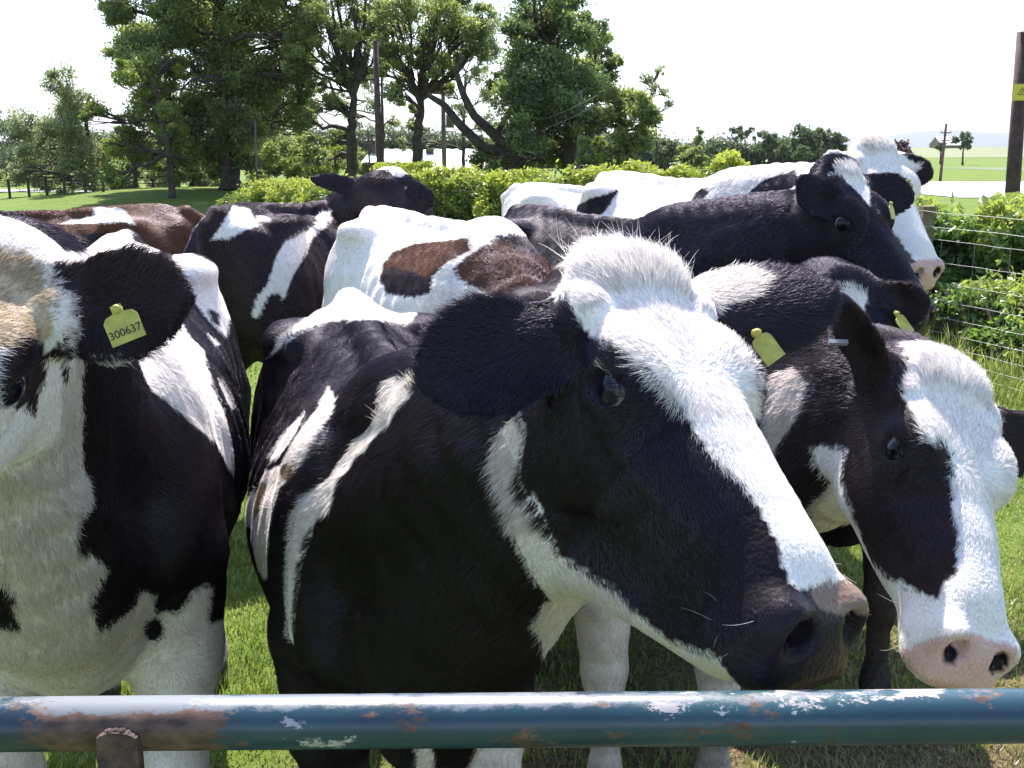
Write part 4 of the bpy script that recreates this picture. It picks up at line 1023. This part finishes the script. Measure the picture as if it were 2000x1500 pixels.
tree("mid-green rounded tree at the right end of the lane's trees", (1222, 342), 29, [(1222, 290), (1220, 230)],
     [(1200,195,36),(1240,205,32),(1262,235,24),(1190,245,36),(1228,270,38),(1175,290,26),(1255,275,24),(1215,315,30)], 'oak', .09, 2.4, .14, 19, group=TG)
tree("bright young sapling low beside the right-hand trees", (1160, 342), 27, [(1158, 310)], [(1150,290,20),(1172,305,18),(1140,312,16),(1165,275,12)], 'lime', .09, 2.2, .05, 24, group=TG)
tree("wispy thin tree, almost leafless, rising behind the rounded one", (1285, 330), 44, [(1282, 260), (1272, 190)], [(1268,150,18),(1285,140,12),(1302,180,13),(1300,205,10),(1275,175,12)], 'pale', .10, .75, .06, 25, group=TG)
tree("tall lacy tree farther back, seen between the two open-limbed trees", (745, 345), 46, [(748, 260), (745, 140)],
     [(700,70,34),(750,50,36),(765,110,30),(720,150,28),(770,180,24),(735,210,20),(700,230,20),(790,60,30),(660,60,30),(765,235,16),(650,190,22),(610,200,26),(600,120,30)], 'pale', .10, 1.0, .10, 31, group=TG)
tree("tall lacy tree farther back, left of the ivy-dark one", (905, 345), 47, [(905, 260), (910, 140)],
     [(880,60,34),(930,70,34),(960,110,30),(870,170,24),(930,150,26),(960,190,26),(850,110,26),(900,215,18),(955,60,28),(885,20,34),(950,240,22),(790,280,16),(840,285,14)], 'pale', .10, 1.0, .10, 32, group=TG)
# scrub seen between the trunks
for i, (px, py, rp, Yd, mt) in enumerate([(250,345,34,44,'oak'),(320,340,32,45,'pale'),(390,340,34,44,'oak'),(150,365,26,46,'dark'),(525,300,34,46,'lime'),(560,285,38,48,'pale'),(600,290,36,47,'oak'),(640,300,34,50,'lime'),(575,330,24,44,'lime'),(715,320,24,56,'oak'),(500,345,20,42,'oak'),(625,335,22,52,'dark'),(30,330,60,60,'far'),(5,370,34,52,'oak')]):
    tree(["green thicket under the great crown, left part", "pale thicket under the great crown, middle", "green thicket just left of the great trunk", "dark thicket behind the pale leaning tree", "light green shrub close behind the great trunk", "tall pale shrub behind the lane, left of its gap", "mid-green shrub in the middle of the lane scrub", "yellow-green shrub at the right of the lane scrub", "low bright shrub beside the pale road", "green shrub left of the white-roofed building",
          "low shrub at the foot of the great trunk", "small dark shrub beyond the pale road", "dark far clump of trees at the left edge", "green thicket at the far left field edge"][i],
         (px, 352), Yd, [(px, py + 10)], [(px,py,rp),(px - rp*.5,py+rp*.4,rp*.7),(px + rp*.5,py+rp*.4,rp*.7),(px,py+rp*.9,rp*.7)], mt, .13, 2.2, .08, 40 + i, name="shrub", cat="shrub", group="scrub beyond the lane")
# far tree line on the right, each its own
far = [("blue-dark bushy tree at the left end of the far tree line",1300,288,26,70,'far'),("bright green bush standing forward in the far tree line",1345,300,24,48,'oak'),("pointed conifer in the far tree line",1364,262,10,110,'dark'),
       ("round green bush behind the herd, left part of the far line",1400,290,24,100,'far'),("low green tree under the sparse pines",1440,288,22,105,'far'),("sparse tall pine with a tuft top, left one",1448,262,12,125,'far'),
       ("sparse small pine with a tuft top, right one",1475,268,10,125,'far'),("rounded dark tree in the middle of the far line",1503,275,22,110,'far'),("small bush right of the rounded dark tree",1530,292,14,105,'far'),
       ("broad dark tree, left of the big far pair",1578,268,30,105,'far'),("broad dark tree, right of the big far pair",1622,272,28,108,'far'),("low bush in front of the big far pair",1570,295,16,95,'far'),
       ("copper-leaved tree behind the cream-headed cow",1748,292,26,100,'copper'),("slim dark tree left of the copper-leaved tree",1722,276,16,115,'far'),("lone round-topped tree on the far field edge",1882,276,20,150,'far'),
       ("small faint tree by the far farmhouse",1838,284,9,160,'far'),("low hedge bush below the copper tree",1400,318,16,60,'far'),("low dark bush behind the white back",1330,318,20,55,'far'),("dark low bush in the middle field",1440,320,18,70,'far')]
for i, (lb, px, py, rp, Yd, mt) in enumerate(far):
    cl = [(px,py,rp*.75),(px-rp*.6,py+rp*.35,rp*.6),(px+rp*.6,py+rp*.35,rp*.6),(px,py+rp*.7,rp*.8),(px-rp*.3,py-rp*.3,rp*.5),(px+rp*.35,py-rp*.25,rp*.45)]
    if 'conifer' in lb: cl = [(px,250,3),(px,258,6),(px,268,9),(px,280,11),(px,292,12)]
    if 'pine' in lb: cl = [(px-6,254,8),(px+8,262,7),(px,270,5)]
    if 'lone' in lb: cl = [(px,268,11),(px-12,276,9),(px+11,276,9),(px,280,12),(px+14,286,6)]
    tree(lb, (px, 305 if 'lone' not in lb else 300), Yd, [(px, py)], cl, mt, .0034 * Yd, 2.2, .15, 60 + i, cat="tree" if 'bush' not in lb else "bush", name="tree" if 'bush' not in lb else "bush", group="far tree line", spread=.3, twig=False)

# ---- hedge along the lane: a thing with leafy growth over a twiggy core
def hedge(label, pts, tops, width, mat, leaf, dens, seed, name="hedge", cat="hedge", spikes=60, low=0.0, rough_=1.0):
    r = np.random.default_rng(seed); pts = np.array(pts, float); seg = np.linalg.norm(np.diff(pts, axis=0), axis=1); s = np.concatenate([[0], np.cumsum(seg)])
    root = empty(name, (pts[0][0], pts[0][1], 0), label=label, category=cat)
    n = int(dens * s[-1])
    def at(t): return np.stack([np.interp(t, s, pts[:, 0]), np.interp(t, s, pts[:, 1])], 1), np.interp(t, s, tops)
    t = r.random(n) * s[-1]; c, H = at(t)
    c2, _ = at(np.minimum(t + .05, s[-1])); c1, _ = at(np.maximum(t - .05, 0)); tg = unit(c2 - c1); nr = np.stack([-tg[:, 1], tg[:, 0]], 1)
    amp = H / 1.35 if H.max() < 2.5 else 4.5 * np.ones(n)
    lump = amp * (.12 if H.max() < 2.5 else .22) * vnoise(np.stack([t * (2.2 if H.max() < 2.5 else .22), t * 0, t * 0], 1), seed) + amp * .06 * vnoise(np.stack([t * (6 if H.max() < 2.5 else .8), t * 0, t * 0], 1), seed + 1)
    face = r.random(n); th = np.where(face < .62, 1, 0)
    a = r.uniform(0, 1, n)
    u = np.where(th == 1, np.where(r.random(n) < .8, -1, 1) * (width / 2) * (1 - .25 * a ** 3), r.uniform(-1, 1, n) * width / 2)
    z = np.where(th == 1, a, 1.0) * (H + lump)
    bump_ = rough_ * .10 * vnoise(np.stack([t * 5, z * 6, u * 0], 1), seed + 5) + .05 * vnoise(np.stack([t * 14, z * 14, u * 3], 1), seed + 6)
    u = u + np.sign(u) * np.where(th == 1, bump_, 0) + r.normal(size=n) * .04; z = z + np.where(th == 1, 0, bump_) + r.normal(size=n) * (.03 if H.max() < 2.5 else .45)
    p = np.stack([c[:, 0] + nr[:, 0] * u, c[:, 1] + nr[:, 1] * u, np.maximum(z, .03) + gz(c[:, 0], c[:, 1]) + low], 1)
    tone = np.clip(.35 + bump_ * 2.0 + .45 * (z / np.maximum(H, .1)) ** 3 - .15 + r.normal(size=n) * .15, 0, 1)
    # shoots sticking up
    P_, T_ = [p], [tone]
    for i in range(int(spikes * s[-1] / 5)):
        ts = np.array([r.random() * s[-1]]); cc, hh = at(ts); o = r.uniform(-.45, .45) * width; L = r.uniform(.08, .26); k = 9
        q = np.stack([cc[0, 0] + o * .3 + np.linspace(0, r.normal() * .06, k), cc[0, 1] + o + np.zeros(k), hh[0] + gz(*cc[0]) + np.linspace(-.05, L, k)], 1) + r.normal(size=(k, 3)) * .018
        P_.append(q); T_.append(np.clip(r.uniform(.75, 1.0, k), 0, 1))
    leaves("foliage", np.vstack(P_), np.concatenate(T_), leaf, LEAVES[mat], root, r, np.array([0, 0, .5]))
    C = Acc(); m = max(12, int(s[-1] / .35)); tt = np.linspace(0, s[-1], m); cc, HH = at(tt); cb, _ = at(np.minimum(tt + .05, s[-1])); ca, _ = at(np.maximum(tt - .05, 0)); tg = unit(cb - ca); nr = np.stack([-tg[:, 1], tg[:, 0]], 1)
    prof = [(-.36, 0), (-.38, .5), (-.30, .85), (0, .9), (.30, .85), (.38, .5), (.36, 0)]
    V = np.array([[cc[i, 0] + nr[i, 0] * a_ * width, cc[i, 1] + nr[i, 1] * a_ * width, HH[i] * b_ + gz(*cc[i])] for i in range(m) for a_, b_ in prof]) + r.normal(size=(m * 7, 3)) * .03
    C.add(V, [[i * 7 + j, (i + 1) * 7 + j, (i + 1) * 7 + j + 1, i * 7 + j + 1] for i in range(m - 1) for j in range(6)])
    if name == 'distant_wood': root['kind'] = 'stuff'
    C.build("twigs", simple("twig_tangle", (.012, .018, .006), (.035, .035, .015), 30, .95, .8), root, True)
    return root
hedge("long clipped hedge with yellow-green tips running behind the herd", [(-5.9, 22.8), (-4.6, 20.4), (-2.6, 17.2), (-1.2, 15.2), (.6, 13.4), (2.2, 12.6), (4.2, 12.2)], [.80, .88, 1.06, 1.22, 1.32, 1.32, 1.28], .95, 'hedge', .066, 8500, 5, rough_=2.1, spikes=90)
hedge("overgrown bramble bank behind the wire fence on the right", [(3.15, 10.4), (4.2, 9.7), (5.3, 9.0), (6.6, 8.4)], [1.0, 1.06, 1.10, 1.15], 1.3, 'bramble', .085, 6500, 6, "bramble_bank", "brambles", 45, rough_=2.2)
hedge("low leafy brambles growing through the foot of the wire fence", [(3.80, 8.6), (4.15, 7.9), (4.55, 7.3)], [.62, .50, .40], .7, 'bramble', .06, 2400, 8, "bramble_patch", "brambles", 30, rough_=2.2)
hedge("dark distant wood closing the view behind the lane", [(-80, 95), (-40, 105), (-22, 115), (-8, 120), (8, 122), (22, 118), (34, 112)], [3.0, 3.2, 3.4, 3.6, 3.4, 2.6, 1.8], 4, 'far', .36, 520, 9, "distant_wood", "wood", 0)
# ================================================================ poles, wires, buildings, fences
def pole(label, a, b, Y, r, mat, Yb=None, cross=(), name="utility_pole", top=1.0):
    p0 = PH(*a, Y); p1 = PH(*b, Y); d = (p0 - p1) / max(1e-6, p1[2] - p0[2])
    base = p0 + d * (p0[2] - gz(p0[0], p0[1]) + .05)
    root = empty(name, (base[0], base[1], float(gz(base[0], base[1]))), label=label, category="pole")
    t = Acc(); t.tube([base, (base + p1) / 2, p1], [r, r * .92, r * .8], 14); t.build("shaft", mat, root, True)
    for z, hw in cross:
        c = p1 + (base - p1) * z; t = Acc(); t.box(c + np.array([0, -r * 1.2, 0]), (2 * hw, .06, .06)); t.build("crossarm", mat, root)
        for k in (-.9, 0, .9):
            t = Acc(); q = c + np.array([k * hw, -r * 1.2, .045]); t.tube([q, q + np.array([0, 0, .12])], [.022, .016], 8); t.build("insulator", M_GREYP, root, True)
    return root, p1, base
pole("dark purple-brown pole with a bare top between the open trees", (742, 335), (733, 80), 29, .095, M_POLE)
tp, tt_, tb_ = pole("slim grey pole carrying a transformer box", (868, 335), (865, 178), 34, .085, M_GREYP, cross=((.02, .28),))
t = Acc(); c = PH(879, 236, 33.8); t.tube([c - np.array([0, 0, .22]), c + np.array([0, 0, .2])], [.13, .13], 16); t.tube([c + np.array([0, 0, .2]), c + np.array([0, 0, .26])], [.10, .06], 16); t.build("transformer", M_GREYP, tp, True)
pole("short thin dark post left of the white-roofed building", (722, 335), (719, 256), 48, .05, M_POLE)
pole("thin pale pole standing against the great tree", (502, 352), (498, 235), 32, .035, simple("pale_pole", (.12, .115, .11), None))
p3 = pole("grey pole half hidden in the ivy-dark tree", (1130, 335), (1134, 176), 28.4, .075, M_GREYP)
pole("distant leaning pole with two crossarms in the green field", (1836, 356), (1848, 242), 62, .085, M_POLE, cross=((.15, .32), (.28, .28)))
rp, r1, rb = pole("stout brown pole with a yellow warning plate at the right edge", (1975, 410), (1999, 62), 13.2, .098, M_POLE)
# yellow warning plate: black triangle with a bolt
c = PH(1991, 181, 13.2) + np.array([0, -.100, 0])
t = Acc()
for k in range(12):
    a0, a1 = math.radians(-75 + 150 * k / 12), math.radians(-75 + 150 * (k + 1) / 12); R_ = .098
    q0, q1 = np.array([R_ * math.sin(a0), .100 - R_ * math.cos(a0), 0]), np.array([R_ * math.sin(a1), .100 - R_ * math.cos(a1), 0])
    v = [c + q0 + [0, 0, -.1], c + q1 + [0, 0, -.1], c + q1 + [0, 0, .1], c + q0 + [0, 0, .1]]; v2 = [x + np.array([0, -.004, 0]) for x in v]
    t.add(np.array(v2 + v), [[0, 1, 2, 3], [7, 6, 5, 4], [0, 4, 5, 1], [3, 2, 6, 7]])
plate = t.build("warning_plate", simple("yellow_enamel", (.62, .50, .03), (.68, .56, .05), 9, .4), rp)
t = Acc(); cc = c + np.array([-.02, -.008, 0])
def tri2(s, w_):
    o = [np.array([0, 0, s]), np.array([-s * .87, 0, -s * .5]), np.array([s * .87, 0, -s * .5])]; i_ = [x * (1 - w_) for x in o]
    t.add(np.array([cc + x for x in o + i_]), [[0, 1, 4, 3], [1, 2, 5, 4], [2, 0, 3, 5]])
tri2(.062, .22)
t.add(np.array([cc + np.array(x) for x in [(.006, 0, .028), (-.010, 0, -.002), (.000, 0, -.002), (-.006, 0, -.026), (.012, 0, .004), (.002, 0, .004)]]), None, [[0, 1, 2], [3, 4, 5], [0, 2, 5], [2, 3, 5]])
sy = t.build("warning_symbol", M_INK, None); sy.parent = plate
sy.matrix_parent_inverse = Matrix.Identity(4)
# wires
def wire(label, a, Ya, b, Yb, sag, r=.012):
    A_, B_ = PH(*a, Ya), PH(*b, Yb); s = np.linspace(0, 1, 24)[:, None]; p = A_ + (B_ - A_) * s; p[:, 2] -= sag * 4 * (s * (1 - s))[:, 0]
    t = Acc(); t.tube(p, r, 6); t.build("overhead_wire", M_GREYP, None, True, label=label, category="wire")
wire("upper of two pale wires slanting across the dark tree", (885, 252), 33.5, (1168, 186), 26, .35)
wire("lower of two pale wires slanting across the dark tree", (880, 262), 33.5, (1172, 200), 26, .45)
wire("thin wire running level from the transformer pole to the right", (866, 182), 33.8, (1134, 186), 28.2, .25, .009)

# white-roofed farm building
M_ROOF = simple("pale_sheet_roof", (.70, .70, .72), (.80, .80, .82), 1.5, .5)
M_WALL = simple("brown_render", (.16, .12, .09), (.24, .18, .14), 2, .85, .3)
M_DARKW = simple("dark_window", (.02, .022, .028), None, rough=.15)
def house(label, x0, x1, Y, eave, ridge, depth, name="farm_building", gable=None, chim=()):
    root = empty(name, ((x0 + x1) / 2, Y, 0), label=label, category="building")
    w_ = Acc(); w_.box(((x0 + x1) / 2, Y + depth / 2, eave / 2), (x1 - x0, depth, eave))
    w_.add([[x0, Y, eave], [x0, Y + depth, eave], [x0, Y + depth / 2, ridge - .1]], None, [[0, 2, 1]]); w_.add([[x1, Y, eave], [x1, Y + depth, eave], [x1, Y + depth / 2, ridge - .1]], None, [[0, 1, 2]])
    w_.build("wall", M_WALL, root)
    R_ = Acc(); o = .35
    for sgn in (0, 1):
        ye = Y - o if sgn == 0 else Y + depth + o; ym = Y + depth / 2
        n = int((x1 - x0) / .5); X = np.linspace(x0 - o, x1 + o, 2 * n + 1); z = np.where(np.arange(2 * n + 1) % 2, .03, 0)
        v = np.array([[x, ye, eave - .1 + dz] for x, dz in zip(X, z)] + [[x, ym, ridge + dz] for x, dz in zip(X, z)]); m = len(X)
        R_.add(v, [[i, i + 1, i + m + 1, i + m] for i in range(m - 1)]); R_.add(v - [0, 0, .06], [[i + 1, i, i + m, i + m + 1] for i in range(m - 1)])
    rf = R_.build("roof", M_ROOF, root)
    for cx in chim:
        c_ = Acc(); c_.box((cx, Y + depth * .32, eave + (ridge - eave) * .64 + .25), (.42, .42, .8)); c_.box((cx, Y + depth * .32, eave + (ridge - eave) * .64 + .94), (.52, .52, .08)); c2 = c_.build("chimney", simple("dark_stack", (.05, .03, .03), (.09, .06, .05), 5, .9), None)
        c2.parent = rf
    k = 0
    for wx in np.arange(x0 + 1.2, x1 - 1, 2.4):
        f = Acc(); f.box((wx, Y - .03, eave * .5), (1.15, .06, .95)); fo = f.build("window", simple("window_frame", (.7, .7, .7), None), root)
        g_ = Acc(); g_.box((wx, Y - .065, eave * .5), (.98, .02, .78)); go = g_.build("pane", M_DARKW, None); go.parent = fo
    return root
X55 = lambda px, Y: (px - 1000) / FPX * (Y / .975)
house("long low farm building with a bright white roof and dark stacks", X55(733, 55), X55(990, 55), 55, 1.3, 1.75 + .15, 8, chim=(X55(738, 57), X55(846, 57)))
house("smaller white-roofed shed in front of the farm building", X55(852, 50), X55(935, 50), 50.5, .75, 1.55, 3.4)
house("faint brown farmhouse beside the lone far tree", X55(1797, 300), X55(1850, 300), 300, 4.2, 6.6, 9, name="farmhouse")

# parked car behind the hedge
def car(label, c, ang, col):
    root = empty("parked_car", tuple(c), label=label, category="car")
    R = np.array([[math.cos(ang), -math.sin(ang), 0], [math.sin(ang), math.cos(ang), 0], [0, 0, 1]])
    xs = [-2.1, -2.0, -1.5, -.9, .3, 1.0, 1.7, 2.05, 2.15]; zt = [.75, .85, .95, .95, .95, .92, .85, .72, .6]; hw = [.7, .78, .84, .86, .86, .85, .82, .76, .68]
    v = []; 
    for x, z, w_ in zip(xs, zt, hw):
        v += [[x, -w_, .25], [x, -w_ * 1.02, .55], [x, -w_ * .93, z], [x, w_ * .93, z], [x, w_ * 1.02, .55], [x, w_, .25]]
    q = [[i * 6 + j, (i + 1) * 6 + j, (i + 1) * 6 + (j + 1) % 6, i * 6 + (j + 1) % 6] for i in range(8) for j in range(6)] + [[0, 1, 2, 3], [0, 3, 4, 5], [51, 50, 49, 48], [53, 52, 51, 48]]
    A_ = Acc(); A_.add(np.array(v) @ R.T + c, q); paint = simple("white_car_paint", col, None, rough=.25)
    A_.build("car_body", paint, root, True)
    cab = [(-1.75, .93, .78), (-1.2, 1.38, .62), (.1, 1.40, .62), (1.0, .93, .78)]; v = []
    for x, z, w_ in cab: v += [[x, -w_, z], [x, w_, z]]
    A_ = Acc(); A_.add(np.array(v) @ R.T + c, [[0, 2, 3, 1], [4, 6, 7, 5], [0, 6, 4, 2], [1, 3, 5, 7]]); A_.build("window", M_DARKW, root)
    A_ = Acc(); A_.box(c + R @ np.array([-.55, 0, 1.42]), (1.45, 1.26, .12), R); A_.build("roof", paint, root)
    for x in (-1.3, 1.35):
        for y in (-.78, .78):
            A_ = Acc(); q0 = c + R @ np.array([x, y - .09, .32]); q1 = c + R @ np.array([x, y + .09, .32]); A_.tube([q0, q1], .32, 20); wo_ = A_.build("wheel", simple("tyre", (.02, .02, .02), None), root, True)
            A_ = Acc(); A_.tube([q0 + (q0 - q1) * .06, q1 + (q1 - q0) * .06], .18, 16); ro = A_.build("rim", simple("rim", (.5, .5, .5), None, rough=.3, metallic=.8), None, True); ro.parent = wo_
    return root
car("white car parked behind the hedge, only its roof showing", np.array([X55(842, 41), 41.0, -.48]), .15, (.75, .75, .78))

# wire stock fence on the right
p_post = PH(1812, 400, 7.6); fx, fy = p_post[0], p_post[1]
fd = unit(np.array([.36, -.84])); fence = empty("wire_fence", (fx, fy, 0), label="wire stock fence on a weathered square wooden post, right side", category="fence")
def post(x, y, h, w_=.095):
    A_ = Acc(); s_ = w_ / 2; r = np.random.default_rng(int(abs(x) * 100)); zs = np.linspace(-.1, h, 9); v = []
    for z in zs: 
        j = r.normal(size=2) * .003; v += [[x - s_ + j[0], y - s_, z], [x + s_ + j[0], y - s_ + j[1], z], [x + s_, y + s_, z], [x - s_, y + s_, z]]
    q = [[i * 4 + j, i * 4 + (j + 1) % 4, (i + 1) * 4 + (j + 1) % 4, (i + 1) * 4 + j] for i in range(8) for j in range(4)] + [[32, 33, 34, 35]]
    A_.add(np.array(v), q); return A_.build("post", M_WOOD, fence)
for k in (-5.0, -2.5, 0, 2.6, 5.2): post(fx + fd[0] * k, fy + fd[1] * k, 1.27)
hs_w = [1.235, 1.13, 1.04, .88, .73, .60, .48, .37, .27, .18, .10]
rr_ = np.random.default_rng(3)
for h_ in hs_w:
    k = np.linspace(-5, 5.2, 60); z = h_ + np.interp(k, [-5, -3.7, -2.5, -1.2, 0, 1.3, 2.6, 4, 5.2], [0, -.015, 0, -.012, 0, -.02, 0, -.02, 0]) + rr_.normal(size=60) * .003
    t = Acc(); t.tube(np.stack([fx + fd[0] * k - .05, fy + fd[1] * k - .055, z], 1), 0.0018 if h_ < 1.1 else .0023, 6); t.build("wire", M_WIRE, fence, True)
for k in np.arange(-4.9, 5.1, .30):
    t = Acc(); x, y = fx + fd[0] * k - .05, fy + fd[1] * k - .055; t.tube([[x, y, .1], [x + .004, y, .5], [x, y, 1.04]], .0010, 5); t.build("wire", M_WIRE, fence, True)

# old field fence far left
ff = empty("field_fence", (-18, 33.6, 0), label="dark post-and-wire fence along the far left field edge", category="fence")
for px in (-30, 22, 60, 95, 130, 170, 205):
    b_ = PH(px, 408, 33.6); zz = gz(b_[0], b_[1]); t = Acc(); t.tube([[b_[0], 33.6, zz - .05], [b_[0], 33.6, zz + .62]], .045, 8); t.build("post", M_BARK, ff)
for z in (.2, .4, .58):
    xs_ = np.linspace(-22, -11, 20); t = Acc(); t.tube(np.stack([xs_, 33.55 + 0 * xs_, gz(xs_, 33.55 + 0 * xs_) + z], 1), .012, 5); t.build("wire", M_BARK, ff)

# ================================================================ grass
def grass(name, n, region, hmin, hmax, wd, mat, seed, dens=None, lean=.5):
    r = np.random.default_rng(seed); x = r.uniform(region[0], region[1], n); y = r.uniform(region[2], region[3], n)
    vis = np.abs(x) < y * .62 + .4; x, y = x[vis], y[vis]
    if dens is not None:
        k = dens(x, y) > r.random(len(x)); x, y = x[k], y[k]
    n = len(x); z = gz(x, y); b = np.stack([x, y, z], 1)
    cl = .6 + .5 * vnoise(b * 9, seed); h = r.uniform(hmin, hmax, n) * np.clip(cl, .35, 1.4)
    a = r.uniform(0, 2 * math.pi, n); d = np.stack([np.cos(a), np.sin(a), 0 * a], 1); s = np.stack([-d[:, 1], d[:, 0], 0 * a], 1)
    w_ = (wd * r.uniform(.6, 1.3, n))[:, None]; L = r.uniform(.15, 1, n)[:, None] * lean * h[:, None]
    up = np.array([0, 0, 1.])
    v = np.stack([b - s * w_, b + s * w_, b + d * L * .3 + up * h[:, None] * .6 + s * w_ * .8, b + d * L * .3 + up * h[:, None] * .6 - s * w_ * .8, b + d * L + up * h[:, None]], 1).reshape(-1, 3)
    i = np.arange(n)[:, None] * 5
    o = mesh_np(name, v, [i + np.array([[0, 1, 2, 3]]), i + np.array([[3, 2, 4]])], mat, smooth=False, kind="stuff", label=None)
    tone = np.clip(.5 + .3 * vnoise(b * 3, seed + 1) + r.normal(size=n) * .2, 0, 1)
    at = o.data.attributes.new("tone", 'FLOAT', 'FACE'); at.data.foreach_set("value", np.concatenate([tone, tone]).astype(np.float32))
    return o
M_GRASS = leaf_mat("grass_blade", (.10, .165, .022), (.23, .31, .05), .52, 3, (.42, .42, .15))
M_DRY = leaf_mat("dry_grass_blade", (.15, .125, .055), (.32, .26, .14), .4, 3)
dry = lambda x, y: np.exp(-((x - 1.0) / .9) ** 2 - ((y - 2.1) / .9) ** 2)
o = grass("grass", 230000, (-4, 4.5, .9, 5.0), .02, .065, .0022, M_GRASS, 3, lambda x, y: 1 - .5 * dry(x, y), .9); o["label"] = "short green pasture grass around the cows' legs"
o = grass("grass", 120000, (-8, 7, 5.0, 14), .03, .08, .005, M_GRASS, 4, None, .8); o["label"] = "pasture grass farther out behind the herd"
o = grass("dry_grass", 60000, (-.6, 3, 1.0, 3.6), .01, .05, .0022, M_DRY, 5, dry, 1.4); o["label"] = "dried trodden grass by the gate"
o = grass("long_grass", 26000, (2.6, 6, 5.2, 9.5), .12, .34, .004, M_GRASS, 6, lambda x, y: (x > 2.9 + (7.6 - y) * .36) * 1.0, .6); o["label"] = "long lush grass under the wire fence"
# ================================================================ air
hm, nt, out = node_mat("haze_air")
pv = nt.nodes.new("ShaderNodeVolumePrincipled"); pv.inputs["Color"].default_value = (.80, .84, 1.0, 1); pv.inputs["Density"].default_value = 1.0e-4
nt.links.new(pv.outputs[0], out.inputs["Volume"])
t = Acc(); t.box((0, 7500, 215), (24000, 15700, 446)); hz = t.build("haze", hm, None); hz["kind"] = "stuff"
SC.cycles.volume_bounces = 0
